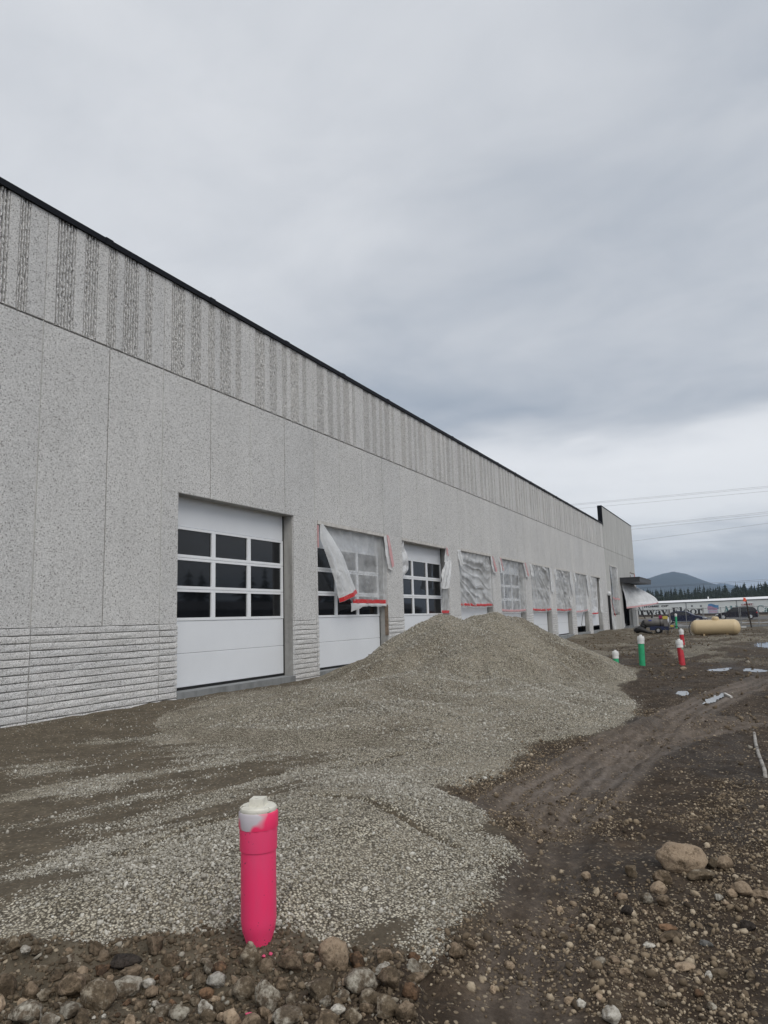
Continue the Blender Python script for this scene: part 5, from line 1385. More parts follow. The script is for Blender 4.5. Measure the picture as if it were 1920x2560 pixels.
pyv = [9.7] + pyv
for y_ in pyv: MB().tube([(XF, y_, -0.2), (XF, y_, 1.72)], 0.026, 8).build('post', mt_galv, F)
MB().tube([(XF, pyv[0], 1.66), (XF, pyv[-1], 1.66)], 0.02, 8).build('top_rail', mt_galv, F)
for ya, yb in zip(pyv[:-1], pyv[1:]):
    if abs(ya - yb) > 0.3: MB().add([(XF + 0.03, ya, 0.03), (XF + 0.03, yb, 0.03), (XF + 0.03, yb, 1.66), (XF + 0.03, ya, 1.66)], [(0, 1, 2, 3)]).build('wire_mesh', mt_mesh, F)
b0, b1 = pX(1879, 1568, 66.9), pX(1864.8, 1501, 66.9)
FP = thing('flag_post', 'dark leaning timber post with an orange flag at its top', 'post', (b0.x, b0.y, 0))
dirv = (b1 - b0)
MB().tube([Vector((b0.x, b0.y, -0.1)), b0 + dirv * 0.5, b1], [0.055, 0.055, 0.052], 6).build('timber', simple('dark_timber', (0.035, 0.026, 0.020), 0.85, 0, 8, 0.3), FP)
mt_flag = simple('orange_flag', (0.75, 0.10, 0.04), 0.6, 0, 6, 0.15)
fpts = [[(1866.5, 1504), (1864, 1495), (1859, 1493.5)], [(1857, 1503.5), (1858.5, 1499), (1858.5, 1495)]]
flap(FP, [pX(a, b, 66.85) for a, b in fpts[0]], [pX(a, b, 66.7) for a, b in fpts[1]], mt_flag, 'flag', n=10, wave=0.08)
tag(MB().box(65.9, 66.1, pX(1866, 1568, 66).y, pX(1853, 1568, 66).y, 0.0, 0.09).build('white_board', mt_pvcw), 'white board lying on the soil by the fence', 'board')

# ------------------------------------------------------------------ road and verge
mt_asph = simple('asphalt', (0.22, 0.22, 0.225), 0.85, 0, 2.0, 0.2, 0.3, 60)
mt_line = simple('white_road_paint', (0.62, 0.62, 0.62), 0.7, 0, 8, 0.12)
tag(MB().add([(70.2, -400, 0.012), (90.5, -400, 0.012), (90.5, 400, 0.012), (70.2, 400, 0.012)], [(0, 1, 2, 3)]).build('road', mt_asph), kind='structure')
tag(MB().box(69.6, 70.15, -400, 400, -0.2, 0.13).build('kerb', mt_sill), kind='structure')
for x0, nm in ((74.4, 'road_marking'), (88.6, 'road_marking')):
    tag(MB().add([(x0, -400, 0.017), (x0 + 0.35, -400, 0.017), (x0 + 0.35, 400, 0.017), (x0, 400, 0.017)], [(0, 1, 2, 3)]).build(nm, mt_line), kind='structure')
tag(MB().add([(97, -400, 0.16), (135, -400, 0.17), (135, 400, 0.17), (97, 400, 0.16)], [(0, 1, 2, 3)]).build('car_park', simple('worn_asphalt', (0.105, 0.10, 0.095), 0.9, 0, 1.2, 0.25)), kind='structure')

# ------------------------------------------------------------------ cars
mt_navy = simple('navy_car_paint', (0.012, 0.018, 0.050), 0.22, 0.2, 3, 0.1)
mt_black = simple('dark_purple_car_paint', (0.013, 0.012, 0.022), 0.22, 0.2, 3, 0.1)
mt_cglass = make_glass('car_glass', (0.02, 0.022, 0.024))
mt_chrome = simple('alloy_wheel', (0.55, 0.56, 0.58), 0.3, 0.7)
mt_lampw = simple('headlight_glass', (0.75, 0.77, 0.80), 0.15)
mt_lampr = simple('tail_light_red', (0.45, 0.02, 0.03), 0.25)
def car(name, label, x, yc, z, direction, L, H, paint, roofline, belt, wagon):
    """side profile in the Y-Z plane; direction=-1 noses towards -Y"""
    T = thing(name, label, 'car', (x, yc, z))
    Wd = 0.9
    def P(u, v, s, inset=0.0): return (x + s * (Wd - inset), yc + direction * (u - 0.5) * L, z + v)
    lower = [(0.0, 0.35), (0.01, 0.62), (0.04, belt * 0.98), (0.30 if not wagon else 0.12, belt + 0.02), (0.66, belt), (0.80, belt * 0.96), (0.93, 0.74), (0.99, 0.58), (1.0, 0.36), (0.96, 0.22), (0.86, 0.20), (0.14, 0.20), (0.04, 0.24)]
    mb = MB(); mb.prism(lower, lambda q: P(q[0], q[1], -1), lambda q: P(q[0], q[1], 1))
    body = mb.build('body', paint, T)
    bv = body.modifiers.new('bevel', 'BEVEL'); bv.width = 0.05; bv.segments = 2; bv.limit_method = 'ANGLE'
    mb = MB(); mb.prism(roofline, lambda q: P(q[0], q[1], -1, 0.06 + (q[1] - belt) * 0.28), lambda q: P(q[0], q[1], 1, 0.06 + (q[1] - belt) * 0.28))
    cab = mb.build('cabin', paint, T)
    bv = cab.modifiers.new('bevel', 'BEVEL'); bv.width = 0.04; bv.segments = 2; bv.limit_method = 'ANGLE'
    zt = max(q[1] for q in roofline) - 0.09
    def side_win(u0, u1, u2, u3, s):
        zb = belt + 0.03
        e = lambda zz: 0.06 + (zz - belt) * 0.28 - 0.012
        MB().add([P(u0, zb, s, e(zb)), P(u1, zb, s, e(zb)), P(u2, zt, s, e(zt)), P(u3, zt, s, e(zt))], [(0, 1, 2, 3)]).build('side_window', mt_cglass, cab)
    for s in (-1, 1):
        if wagon:
            side_win(0.075, 0.24, 0.235, 0.125, s); side_win(0.255, 0.44, 0.43, 0.25, s); side_win(0.455, 0.66, 0.555, 0.445, s)
        else:
            side_win(0.17, 0.40, 0.395, 0.27, s); side_win(0.415, 0.68, 0.555, 0.41, s)
    (wu, wv), (wu2, wv2) = roofline[-2], roofline[-1]
    for uu in (0.19, 0.80):
        for s in (-1, 1):
            cy_ = yc + direction * (uu - 0.5) * L; xo = x + s * (Wd - 0.10) - 0.11
            wl = MB().lathe([(0.20, 0.0), (0.30, 0.01), (0.335, 0.04), (0.335, 0.18), (0.30, 0.21), (0.2, 0.22)], 24, (xo + 0.0 + s * 0.02, cy_, z + 0.335), 'X').build('wheel', mt_rubber, T, angle=50)
            xr = xo + s * 0.02 + (-0.006 if s < 0 else 0.176)
            mb = MB().lathe([(0.19, 0.0), (0.215, 0.006), (0.215, 0.045), (0.19, 0.05)], 24, (xr, cy_, z + 0.335), 'X')
            for k in range(5):
                a = k * 2 * math.pi / 5
                mb.tube([(xr + 0.025, cy_, z + 0.335), (xr + 0.02, cy_ + 0.2 * math.cos(a), z + 0.335 + 0.2 * math.sin(a))], 0.035, 6)
            mb.build('rim', mt_chrome, wl)
    for s in (-1, 1):
        MB().prism([(0.90, 0.66), (0.975, 0.56), (0.985, 0.63), (0.92, 0.74)], lambda q: P(q[0], q[1], s, -0.012), lambda q: P(q[0], q[1], s, 0.3)).build('headlight', mt_lampw, T)
        MB().prism([(0.005, 0.74), (0.06, 0.76), (0.055, 0.90), (0.02, 0.90)], lambda q: P(q[0], q[1], s, -0.012), lambda q: P(q[0], q[1], s, 0.3)).build('tail_light', mt_lampr, T)
        MB().box(x + s * (Wd + 0.06) - 0.08, x + s * (Wd + 0.06) + 0.08, yc + direction * 0.155 * L - 0.06, yc + direction * 0.155 * L + 0.06, z + belt + 0.02, z + belt + 0.16).build('mirror', paint, T)
        MB().box(x + s * (Wd + 0.004) - 0.006, x + s * (Wd + 0.004) + 0.006, yc - 0.33 * L, yc + 0.30 * L, z + 0.26, z + 0.30).build('sill_trim', mt_chrome, T)
    return T
def carpos(pxc, X, py): q = pX(pxc, py, X); return q.y
car('parked_car', 'navy blue sedan on the road behind the heater', 87.5, carpos(1711, 87.5, 1550), 0.02, -1, 4.75, 1.44, mt_navy, [(0.10, 0.90), (0.24, 1.33), (0.36, 1.43), (0.50, 1.43), (0.58, 1.36), (0.745, 0.92)], 0.92, False)
car('parked_car', 'dark purple station wagon with alloy wheels behind the flag post', 101.0, carpos(1841.5, 101.0, 1540), 0.17, 1, 5.05, 1.6, mt_black, [(0.015, 0.95), (0.08, 1.40), (0.15, 1.55), (0.30, 1.60), (0.47, 1.58), (0.56, 1.50), (0.735, 0.96)], 0.96, True)

# ------------------------------------------------------------------ carpet shop across the road
HS = thing('shop_building', 'long low white shop with painted lettering and a white roof beyond the road', 'building', (170, 6, 0))
A0 = gnd(1590, 1549); A0 = Vector((186.5, pX(1590, 1540, 186.5).y, 0.0)); A1 = Vector((158.0, -9.5, 0.0))
ax = (A1 - A0); LenS = ax.length; ax.normalize(); nx_ = Vector((-ax.y, ax.x, 0)); nx_ = nx_ if nx_.x < 0 else -nx_   # towards the viewer
EAVE = 3.12
mt_shopw = simple('white_metal_siding', (0.92, 0.94, 0.91), 0.55, 0.0, 0.5, 0.04)
mt_roofw = simple('white_metal_roof', (0.80, 0.80, 0.81), 0.5, 0.0, 0.5, 0.04)
mt_wains = simple('brown_base', (0.10, 0.075, 0.06), 0.8, 0, 3, 0.3)
def S(u, v, out=0.0, l=A0): return l + ax * u + Vector((0, 0, v)) + nx_ * out
def sbox(name, u0, u1, v0, v1, o0, o1, mat, parent=HS):
    mb = MB(); c = [S(u, v, o) for v in (v0, v1) for u, o in ((u0, o0), (u1, o0), (u1, o1), (u0, o1))]
    mb.add(c, [(0, 1, 2, 3), (4, 7, 6, 5), (0, 4, 5, 1), (1, 5, 6, 2), (2, 6, 7, 3), (3, 7, 4, 0)])
    return mb.build(name, mat, parent)
UA, UB = -14.0, LenS + 25
sbox('wall', UA, UB, 0.62, EAVE, -18, 0.0, mt_shopw)
sbox('base_strip', UA, UB, -0.3, 0.60, -17.9, 0.04, mt_wains)
sbox('gutter', UA - 0.2, UB + 0.2, EAVE, EAVE + 0.16, -0.4, 0.12, simple('dark_gutter', (0.10, 0.12, 0.12), 0.5))
mb = MB(); rz = EAVE + 0.165
mb.add([S(UA - 0.3, rz, 0.2), S(UB + 0.3, rz, 0.2), S(UB + 0.3, rz + 0.62, -9), S(UA - 0.3, rz + 0.62, -9), S(UA - 0.3, rz, -18.2), S(UB + 0.3, rz, -18.2)], [(0, 1, 2, 3), (3, 2, 5, 4), (0, 3, 4), (1, 5, 2)])
rf = mb.build('roof', mt_roofw, HS)
for (ppx, ppy) in ((1709.5, 1497),):
    u_ = 16.4
for u_ in (17.0, LenS - 3.2): MB().tube([S(u_, EAVE + 0.3, -6), S(u_, EAVE + 1.25, -6)], 0.13, 10).build('vent_pipe', mt_roofw, rf)
uu = UA + 3.0
while uu < UB:
    sbox('downspout', uu, uu + 0.12, 0.61, EAVE - 0.005, 0.001, 0.10, mt_galv); uu += 13.5
def shop_uv(px, py):
    """where a photo pixel meets the shop wall"""
    d = ray(px, py); n = nx_; t = (A0 - CAMP).dot(n) / d.dot(n); q = CAMP + d * t - A0
    return q.dot(ax), q.z
mt_ink = simple('black_lettering', (0.012, 0.013, 0.016), 0.6)
mt_teal = simple('teal_lettering', (0.055, 0.22, 0.23), 0.6)
mt_redl = simple('red_brown_lettering', (0.36, 0.05, 0.03), 0.6)
# letter strokes: x-height 1, caps 1.45; every glyph is a list of polygons and an advance
def Rr(x0, x1, y0, y1): return [(x0, y0), (x1, y0), (x1, y1), (x0, y1)]
def Dg(x0, y0, x1, y1, w_): return [(x0 - w_ / 2, y0), (x0 + w_ / 2, y0), (x1 + w_ / 2, y1), (x1 - w_ / 2, y1)]
def Arc(cx_, cy_, rx, ry, tx, ty, a0, a1, n=14):
    out = []
    for i in range(n):
        t0 = R(a0 + (a1 - a0) * i / n); t1 = R(a0 + (a1 - a0) * (i + 1) / n)
        f = lambda t, q: (cx_ + (rx - tx * q) * math.cos(t), cy_ + (ry - ty * q) * math.sin(t))
        out.append([f(t0, 0), f(t1, 0), f(t1, 1), f(t0, 1)])
    return out
def glyph(ch):
    s, h = 0.30, 0.11
    if ch == 'i': return [Rr(.12, .12 + s, 0, 1), Rr(0, .5, 0, h), Rr(0, .13, 1 - h, 1)] + Arc(.24, 1.28, .15, .15, .15, .15, 0, 360), .56
    if ch == 'l': return [Rr(.12, .12 + s, 0, 1.5), Rr(0, .5, 0, h), Rr(0, .13, 1.5 - h, 1.5)], .56
    if ch == 'r': return [Rr(.12, .12 + s, 0, 1), Rr(0, .54, 0, h), Rr(0, .13, 1 - h, 1)] + Arc(.62, .68, .30, .32, .10, .13, 40, 170) + Arc(.74, .80, .13, .13, .13, .13, 0, 360), .90
    if ch == 'o': return Arc(.5, .5, .5, .52, .25, .07, 0, 360, 24), 1.06
    if ch == 'a': return Arc(.36, .30, .36, .31, .22, .07, 0, 360, 18) + [Rr(.50, .50 + s, .06, .72), Rr(.74, .86, 0, .1)] + Arc(.40, .68, .34, .33, .20, .08, 0, 165), .90
    if ch == 'w': return [Dg(.40, 0, .16, 1, s), Dg(.44, 0, .68, 1, .10), Dg(.92, 0, .68, 1, s), Dg(.96, 0, 1.20, 1, .10), Rr(-.06, .38, 1 - h, 1), Rr(.48, .88, 1 - h, 1), Rr(1.04, 1.38, 1 - h, 1)], 1.36
    if ch == 'y': return [Dg(.48, .0, .18, 1, s), Dg(.34, -.38, .80, 1, .10), Rr(-.04, .40, 1 - h, 1), Rr(.62, .98, 1 - h, 1)] + Arc(.24, -.36, .12, .12, .12, .12, 0, 360), .98
    if ch == 'F': return [Rr(.14, .14 + s * 1.1, 0, 1.45), Rr(0, .56, 0, h), Rr(0, 1.02, 1.45 - h, 1.45), Rr(.94, 1.02, 1.08, 1.45), Rr(.40, .74, .70, .70 + h), Rr(.70, .77, .56, .92)], 1.14
    if ch == 'A': return [Dg(.20, 0, .60, 1.45, .10), Dg(.98, 0, .58, 1.45, s), Rr(.28, .88, .42, .42 + h), Rr(.02, .40, 0, h), Rr(.76, 1.22, 0, h)], 1.26
    if ch == 'b': return [Rr(.12, .12 + s, 0, 1.5), Rr(0, .13, 1.5 - h, 1.5)] + Arc(.52, .48, .42, .50, .22, .07, -150, 150, 20), 1.0
    if ch == 'e': return Arc(.46, .5, .46, .52, .22, .07, 20, 320, 20) + [Rr(.14, .90, .48, .48 + h)], .98
    if ch == 'C': return Arc(.70, .73, .70, .76, .26, .08, 42, 318, 24) + [Rr(1.16, 1.24, .95, 1.47)], 1.34
    if ch == 'H': return [Rr(0, .3, 0, 1), Rr(.62, .92, 0, 1), Rr(.3, .62, .4, .6)], 1.08
    if ch == 'O': return Arc(.55, .5, .55, .52, .28, .20, 0, 360, 22), 1.22
    if ch == 'M': return [Rr(0, .28, 0, 1), Rr(.92, 1.2, 0, 1), Dg(.56, .1, .24, 1, .26), Dg(.64, .1, .96, 1, .26)], 1.36
    if ch == 'E': return [Rr(0, .3, 0, 1), Rr(.3, .84, 0, .22), Rr(.3, .84, .78, 1), Rr(.3, .76, .40, .60)], .98
    if ch == 'f': return [Rr(0, .3, 0, 1), Rr(.3, .84, .78, 1), Rr(.3, .76, .38, .60)], .96   # sans capital F
    if ch == 'c': return Arc(.5, .5, .5, .52, .26, .20, 45, 315, 20), .98                      # sans capital C
    if ch == 'v': return [Dg(.14, 0, .44, 1, .27), Dg(.76, 0, .46, 1, .27), Rr(.26, .66, .2, .38)], .98  # sans capital A
    if ch == 'P': return [Rr(0, .28, 0, 1)] + Arc(.34, .68, .44, .32, .26, .18, -90, 90) + [Rr(.26, .36, .82, 1), Rr(.26, .36, .36, .54)], .88
    if ch == 'R': return [Rr(0, .28, 0, 1), Dg(.72, 0, .42, .5, .27)] + Arc(.34, .70, .44, .30, .26, .17, -90, 90) + [Rr(.26, .36, .83, 1), Rr(.26, .36, .40, .57)], .94
    if ch == 'T': return [Rr(0, .9, .78, 1), Rr(.31, .59, 0, .78)], .96
    return [], .5
def write(text, u0, u1, v0, xh, mat, parent=HS, out=0.012):
    tot = sum(glyph(c)[1] for c in text); k = (u1 - u0) / tot; cur = u0
    for c in text:
        polys, adv = glyph(c)
        if polys:
            mb = MB()
            for pl in polys:
                pts = [(cur + x * k, v0 + y * xh) for x, y in pl]
                mb.prism(pts, lambda q: S(q[0], q[1], out), lambda q: S(q[0], q[1], out + 0.02))
            mb.build('letter', mat, parent)
        cur += adv * k
u0, v0 = shop_uv(1565, 1537.5); u1, v1 = shop_uv(1669, 1535.5)
xh = shop_uv(1700, 1524)[1] - shop_uv(1700, 1536)[1]
ua, va = shop_uv(1601.5, 1537.5); ub, vb = shop_uv(1671, 1536.5)
write('irway', ua - 1.3, ub, (va + vb) / 2, xh, mt_ink)
uf, vf = shop_uv(1681, 1536); ue, ve = shop_uv(1759, 1535)
write('Floor', uf, ue, (vf + ve) / 2, xh, mt_ink)
uf, vf = shop_uv(1610.5, 1518.8); ue, ve = shop_uv(1672.5, 1517.5)
write('HOME Of', uf, ue, (vf + ve) / 2, shop_uv(1640, 1514.3)[1] - shop_uv(1640, 1518.8)[1], mt_ink)
uf, vf = shop_uv(1809, 1533.5); ue, ve = shop_uv(1882, 1531.5)
xh2 = (shop_uv(1815, 1516)[1] - shop_uv(1815, 1533.5)[1]) / 1.45
write('Abbey', uf, ue, (vf + ve) / 2, xh2, mt_teal)
uf, vf = shop_uv(1893.5, 1532.5); ue, ve = shop_uv(1924, 1532)
write('Ca', uf, ue, (vf + ve) / 2, xh2 * 1.02, mt_teal)
# small sign over the wagon
c0, c1 = shop_uv(1854, 1515.5), shop_uv(1884.5, 1507.5)
sg = sbox('sign_board', c0[0], c1[0], c0[1], c1[1], 0.02, 0.16, mt_pvcw)
write('cvRPET', c0[0] + 0.15, c1[0] - 0.15, c0[1] + 0.14, (c1[1] - c0[1]) * 0.62, mt_redl, sg, out=0.165)
for pxv in (1730, 1752.5):
    uq, vq = shop_uv(pxv, 1515); sbox('wall_vent', uq - 0.25, uq + 0.25, vq - 0.2, vq + 0.2, 0.002, 0.05, mt_galv)
# painted waving flag emblem, in bands that follow a wave
EMB = [((1771, 1521), (1797, 1521), 1511, (0.12, 0.30, 0.56)), ((1769.5, 1526), (1794, 1527), 1517, (0.55, 0.30, 0.45)), ((1771, 1540.5), (1797, 1539), 1525, (0.60, 0.66, 0.76)), ((1773, 1533), (1794, 1531), 1526.5, (0.66, 0.50, 0.62))]
for j, (a, b, topy, colr) in enumerate(EMB):
    ua, va = shop_uv(*a); ub, vb = shop_uv(*b); _, vt = shop_uv((a[0] + b[0]) / 2, topy)
    def fnb(u, v, ua=ua, ub=ub, va=va, vb=vb, vt=vt, j=j):
        uu = ua + (ub - ua) * u; base = va + (vb - va) * u
        return S(uu, base + (vt - (va + vb) / 2) * v + 0.16 * math.sin(u * 5.5) * (1 if j < 2 else 0.4), 0.012 + 0.004 * j)
    MB().grid(fnb, 16, 2).build('painted_emblem', simple('emblem_paint_%d' % j, colr, 0.6, 0, 1.5, 0.15), HS)

# ------------------------------------------------------------------ overhead wires
mt_wire = simple('dark_wire', (0.06, 0.06, 0.065), 0.6)
WIRES = [((1480, 1256.2), (1920, 1215.5)), ((1480, 1258.9), (1920, 1219)), ((1480, 1268.4), (1920, 1228)), ((1579, 1314.6), (1920, 1279.6)), ((1579, 1316.7), (1920, 1283.5)), ((1581, 1323.3), (1920, 1288.8)), ((1582, 1353), (1920, 1308.2)), ((1591, 1470), (1920, 1448)), ((1591, 1471.8), (1920, 1452))]
WN = ['uppermost of the overhead wires', 'second overhead wire from the top', 'third overhead wire from the top', 'top wire of the middle three beside the tower', 'middle wire of the three beside the tower', 'lowest wire of the three beside the tower', 'single steep wire below the middle three', 'upper of two low wires before the mountain', 'lower of two low wires before the mountain']
for (a, b), lb in zip(WIRES, WN):
    Xw = 104.0
    p0, p1 = pX(*a, Xw), pX(*b, Xw)
    e0 = p0 + (p0 - p1) * 2.2; e1 = p1 + (p1 - p0) * 2.2
    pts = []
    for i in range(25):
        t = i / 24; q = e0.lerp(e1, t); tt = t * (e1 - e0).length / (p1 - p0).length
        q.z += 0.5 * ((t - 0.5) ** 2) * 4 * 0.35 - 0.0
        pts.append(q)
    tag(MB().tube(pts, 0.011, 5).build('overhead_wire', mt_wire), lb, 'wire', 'overhead wires')

# ------------------------------------------------------------------ trees
def make_needle(name, lo, hi):
    mt, t, b = new_mat(name)
    p = pos_n(t); oi = t.nodes.new('ShaderNodeObjectInfo')
    c = ramp_n(t, noise_n(t, p, 1.1, 3, 0.6), [(0.3, lo), (0.7, hi)], 'LINEAR')
    c = mix_n(t, 1.0, c, ramp_n(t, oi.outputs['Random'], [(0.0, (0.75, 0.8, 0.8)), (1.0, (1.2, 1.15, 1.0))], 'LINEAR'), 'MULTIPLY')
    t.links.new(c, b.inputs['Base Color']); b.inputs['Roughness'].default_value = 0.8
    return mt
mt_needle = make_needle('conifer_needles', (0.012, 0.020, 0.014), (0.030, 0.044, 0.026))
mt_bark = simple('conifer_bark', (0.05, 0.036, 0.028), 0.9)
def crown_mb(seed, h, r, tiers, bare):
    rr = random.Random(seed); mb = MB()
    for i in range(tiers):
        f = i / (tiers - 1)
        z = h * (bare + (1 - bare) * f)
        rad = r * ((1 - f) ** 0.8) * rr.uniform(0.75, 1.15) + 0.12
        nb = 8 if f < 0.7 else 5
        for k in range(nb):
            a = 2 * math.pi * (k + rr.random()) / nb
            L = rad * rr.uniform(0.6, 1.15); dz = -0.28 * L + rr.uniform(-0.2, 0.2); wv = L * rr.uniform(0.28, 0.42)
            ca_, sa_ = math.cos(a), math.sin(a)
            th = h * 0.07 * rr.uniform(0.7, 1.3)
            p0 = (0, 0, z + th); p1 = (ca_ * L, sa_ * L, z + dz)
            ml = (ca_ * L * 0.55 - sa_ * wv, sa_ * L * 0.55 + ca_ * wv, z + dz * 0.3 - th * 0.2); mr = (ca_ * L * 0.55 + sa_ * wv, sa_ * L * 0.55 - ca_ * wv, z + dz * 0.3 - th * 0.2)
            mu_ = (ca_ * L * 0.5, sa_ * L * 0.5, z + dz * 0.3 + th * 0.45)
            mb.add([p0, ml, p1, mr, mu_], [(0, 1, 4), (1, 2, 4), (2, 3, 4), (3, 0, 4)])
    mb.add([(0.08, 0, h * 0.96), (-0.04, 0.07, h * 0.96), (-0.04, -0.07, h * 0.96), (0, 0, h * 1.05)], [(0, 1, 3), (1, 2, 3), (2, 0, 3)])
    return mb
CV = [crown_mb(1, 12, 3.2, 13, 0.10).mesh('crown', mt_needle), crown_mb(2, 12, 2.7, 14, 0.16).mesh('crown', mt_needle), crown_mb(3, 12, 3.9, 10, 0.25).mesh('crown', mt_needle), crown_mb(4, 12, 2.9, 12, 0.08).mesh('crown', mt_needle), crown_mb(5, 12, 4.2, 9, 0.34).mesh('crown', mt_needle)]
ME_TRUNK = MB().tube([(0, 0, -0.5), (0, 0, 6), (0, 0, 11.8)], [0.24, 0.16, 0.03], 7).mesh('trunk', mt_bark)
def tree(x, y, h, label, group):
    T = thing('conifer_tree', label, 'tree', (x, y, 0), group, random.uniform(0, 6.28))
    s = h / 12.0; T.scale = (s * random.uniform(0.85, 1.2), s * random.uniform(0.85, 1.2), s)
    for nm, me in (('crown', random.choice(CV)), ('trunk', ME_TRUNK)):
        o = bpy.data.objects.new(nm, me); C.objects.link(o); o.parent = T
topx = [1590, 1600, 1612, 1622, 1633, 1645, 1652, 1664, 1678, 1690, 1700, 1712, 1724, 1737, 1750, 1765, 1780, 1800, 1820, 1840, 1860, 1880, 1900, 1920]
topy = [1484, 1481, 1487, 1482, 1490, 1484, 1489, 1493, 1490, 1488, 1481, 1489, 1494, 1489, 1487, 1487, 1488, 1483, 1479, 1477, 1476, 1474, 1471, 1468]
i = 0
pxv = 1585.0
while pxv < 1932:
    X_ = 420 + random.uniform(-12, 12)
    tz = pX(pxv, np.interp(pxv, topx, topy) + random.uniform(-1.0, 6.5), X_)
    h_ = tz.z
    tree(X_, tz.y, max(5, h_), 'dark conifer in the front of the far tree line beyond the shop', 'conifers of the far tree line')
    pxv += random.uniform(3.6, 6.2); i += 1
big_t = [(1697.5, 1480.5), (1602, 1481), (1628, 1482), (1914, 1466), (1866, 1473)]
for (a, b), lb in zip(big_t, ('tallest broad conifer above the low white shop, left of centre', 'leftmost tall conifer beside the tower', 'pointed conifer right of the leftmost one', 'tall conifer at the right edge of the view', 'tall conifer above the flag post')):
    q = pX(a, b, 404); tree(404, q.y, q.z, lb, 'conifers of the far tree line')
# the wood behind them, one mass
fm = MB()
vs, fs = [], []
for j in range(520):
    X_ = random.uniform(445, 640); Y_ = random.uniform(-40, 100) * X_ / 450
    me = random.choice(CV); h_ = random.uniform(10, 15.5) * (X_ / 480) ** 0.55 * (1.0 + 0.12 * sstep(1, 0, (Y_ / X_ + 0.03) / 0.1)); s = h_ / 12
    o = len(vs)
    ca_, sa_ = math.cos(j), math.sin(j)
    vs += [(X_ + (v.co.x * ca_ - v.co.y * sa_) * s, Y_ + (v.co.x * sa_ + v.co.y * ca_) * s, v.co.z * s) for v in me.vertices]
    fs += [tuple(q + o for q in p.vertices) for p in me.polygons]
me = bpy.data.meshes.new('far_wood'); me.from_pydata(vs, [], fs); me.materials.append(mt_needle)
fw_ = bpy.data.objects.new('far_wood', me); C.objects.link(fw_); tag(fw_, 'dark mass of conifer forest behind the front trees', kind='stuff')
# trees across the way, seen mirrored in the door glass
for j in range(26):
    tree(70 + j * 6.5 + random.uniform(-2, 2), -95 + random.uniform(-8, 8), random.uniform(9, 17), 'conifer across the way, seen only mirrored in the garage door glass', 'conifers mirrored in the glass')
OB = thing('storage_shed', 'long dark storage shed seen only mirrored in the garage door glass', 'building', (120, -72, 0))
mt_shed = simple('dark_shed_metal', (0.07, 0.07, 0.075), 0.6)
MB().box(60, 210, -80, -72, -0.2, 4.2).build('wall', mt_shed, OB)
MB().add([(59, -71.5, 4.25), (211, -71.5, 4.25), (211, -76, 6.2), (59, -76, 6.2), (59, -80.5, 4.25), (211, -80.5, 4.25)], [(0, 1, 2, 3), (3, 2, 5, 4), (0, 3, 4), (1, 5, 2)]).build('roof', simple('shed_roof', (0.10, 0.10, 0.11), 0.6), OB)

# ------------------------------------------------------------------ hills
mt_hill, t_, b_ = new_mat('forested_hill')
p_ = pos_n(t_)
geo_ = t_.nodes.new('ShaderNodeNewGeometry')
hn = noise_n(t_, p_, 0.012, 5, 0.7); hn2 = noise_n(t_, p_, 0.0022, 4, 0.6)
hc = ramp_n(t_, hn, [(0.35, (0.014, 0.020, 0.021)), (0.65, (0.036, 0.045, 0.042))], 'LINEAR')
sxx = N(t_, 'ShaderNodeSeparateXYZ'); t_.links.new(p_, sxx.inputs[0])
snow = math_n(t_, 'MULTIPLY', ramp_n(t_, hn2, [(0.56, 0.0), (0.64, 1.0)], 'LINEAR'), ramp_n(t_, math_n(t_, 'DIVIDE', sxx.outputs[2], 420.0), [(0.40, 0.0), (0.62, 0.35)], 'LINEAR'))
t_.links.new(mix_n(t_, snow, hc, (0.6, 0.62, 0.65)), b_.inputs['Base Color']); b_.inputs['Roughness'].default_value = 0.95
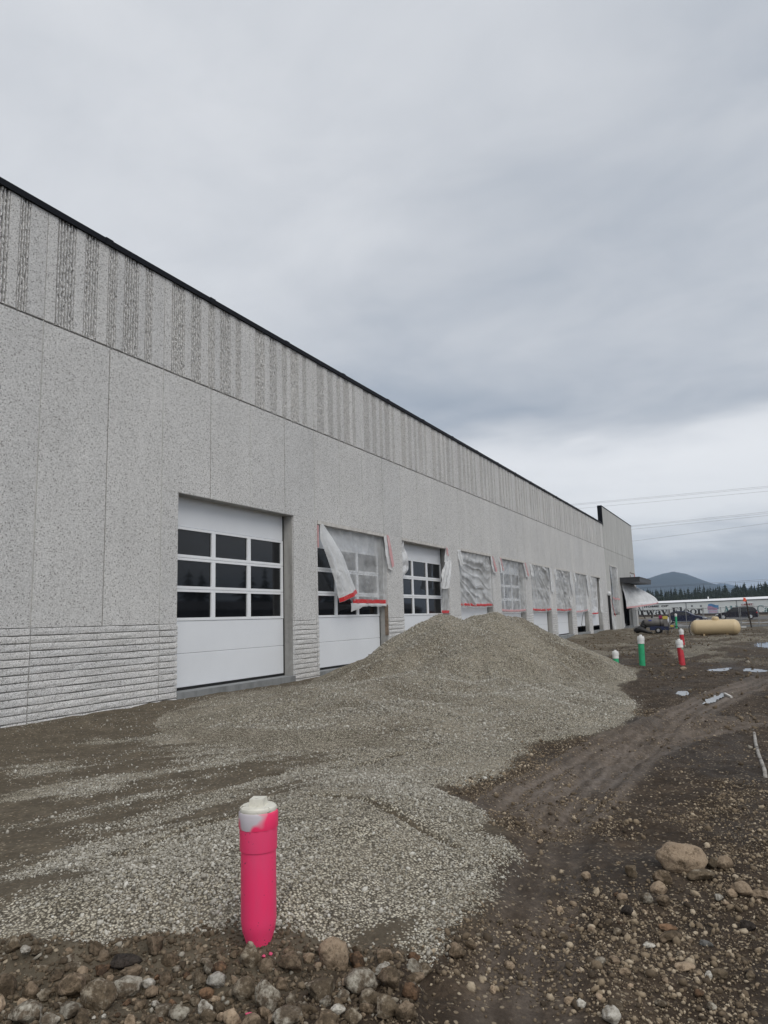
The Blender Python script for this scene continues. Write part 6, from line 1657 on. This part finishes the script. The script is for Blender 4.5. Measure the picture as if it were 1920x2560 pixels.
def hill(name, X0, az_el, depth_m, label, seed, rough=1.0):
    azs = np.array([a for a, e in az_el]); els = np.array([e for a, e in az_el])
    o = np.argsort(azs); azs, els = azs[o], els[o]
    yv = np.linspace(math.tan(R(azs[0])) * X0, math.tan(R(azs[-1])) * X0, 260)
    xv = np.linspace(X0 - depth_m, X0 + depth_m, 61)
    X, Y = np.meshgrid(xv, yv, indexing='ij')
    crest = np.tan(np.radians(np.interp(np.degrees(np.arctan2(Y, X0)), azs, els))) * X0 + EYE
    prof = np.cos(np.clip((X - X0) / depth_m, -1, 1) * math.pi / 2) ** 1.25
    Z = crest * prof * (1 - 0.0) + rough * (16 * (fbm(X / 330, Y / 330, seed, 4) - 0.5) + 9 * (fbm(X / 60, Y / 60, seed + 2, 3) - 0.5)) * np.clip(prof * 1.2, 0, 1) * (1 - 0.6 * (prof > 0.97)) - 4
    ob = np_mesh(name, X, Y, Z, mt_hill)
    tag(ob, label, kind='structure')
hill('mountain', 5600, [(14, 0.3), (11, 1.0), (8.4, 1.65), (7.3, 1.95), (6.2, 2.40), (5.3, 2.68), (4.64, 2.80), (3.9, 2.60), (3.2, 2.26), (2.3, 1.85), (1.4, 1.52), (0.4, 1.28), (-0.6, 1.12), (-1.6, 1.05), (-4, 0.9), (-8, 0.7)], 2300, 'broad dark forested mountain on the skyline', 3)
hill('mountain', 9300, [(4, 0.9), (2.6, 1.55), (1.85, 1.83), (1.3, 1.75), (0.7, 1.58), (0.1, 1.40), (-0.5, 1.44), (-1.0, 1.34), (-2, 1.3), (-5, 1.2), (-8, 0.8)], 1500, 'pale farther ridge right of the mountain', 9)

# ------------------------------------------------------------------ haze
hzm = bpy.data.materials.new('haze_air'); hzm.use_nodes = True
ht = hzm.node_tree
for n in list(ht.nodes): ht.nodes.remove(n)
ho = ht.nodes.new('ShaderNodeOutputMaterial'); pvn = ht.nodes.new('ShaderNodeVolumePrincipled')
pvn.inputs['Color'].default_value = (0.55, 0.74, 1.0, 1); pvn.inputs['Density'].default_value = 1.25e-4; pvn.inputs['Anisotropy'].default_value = 0.2
ht.links.new(pvn.outputs[0], ho.inputs['Volume'])
hb = MB().box(-6500, 11500, -7000, 7000, -12, 420).build('haze', hzm)
tag(hb, 'thin blue-grey haze over the far hills', kind='stuff')
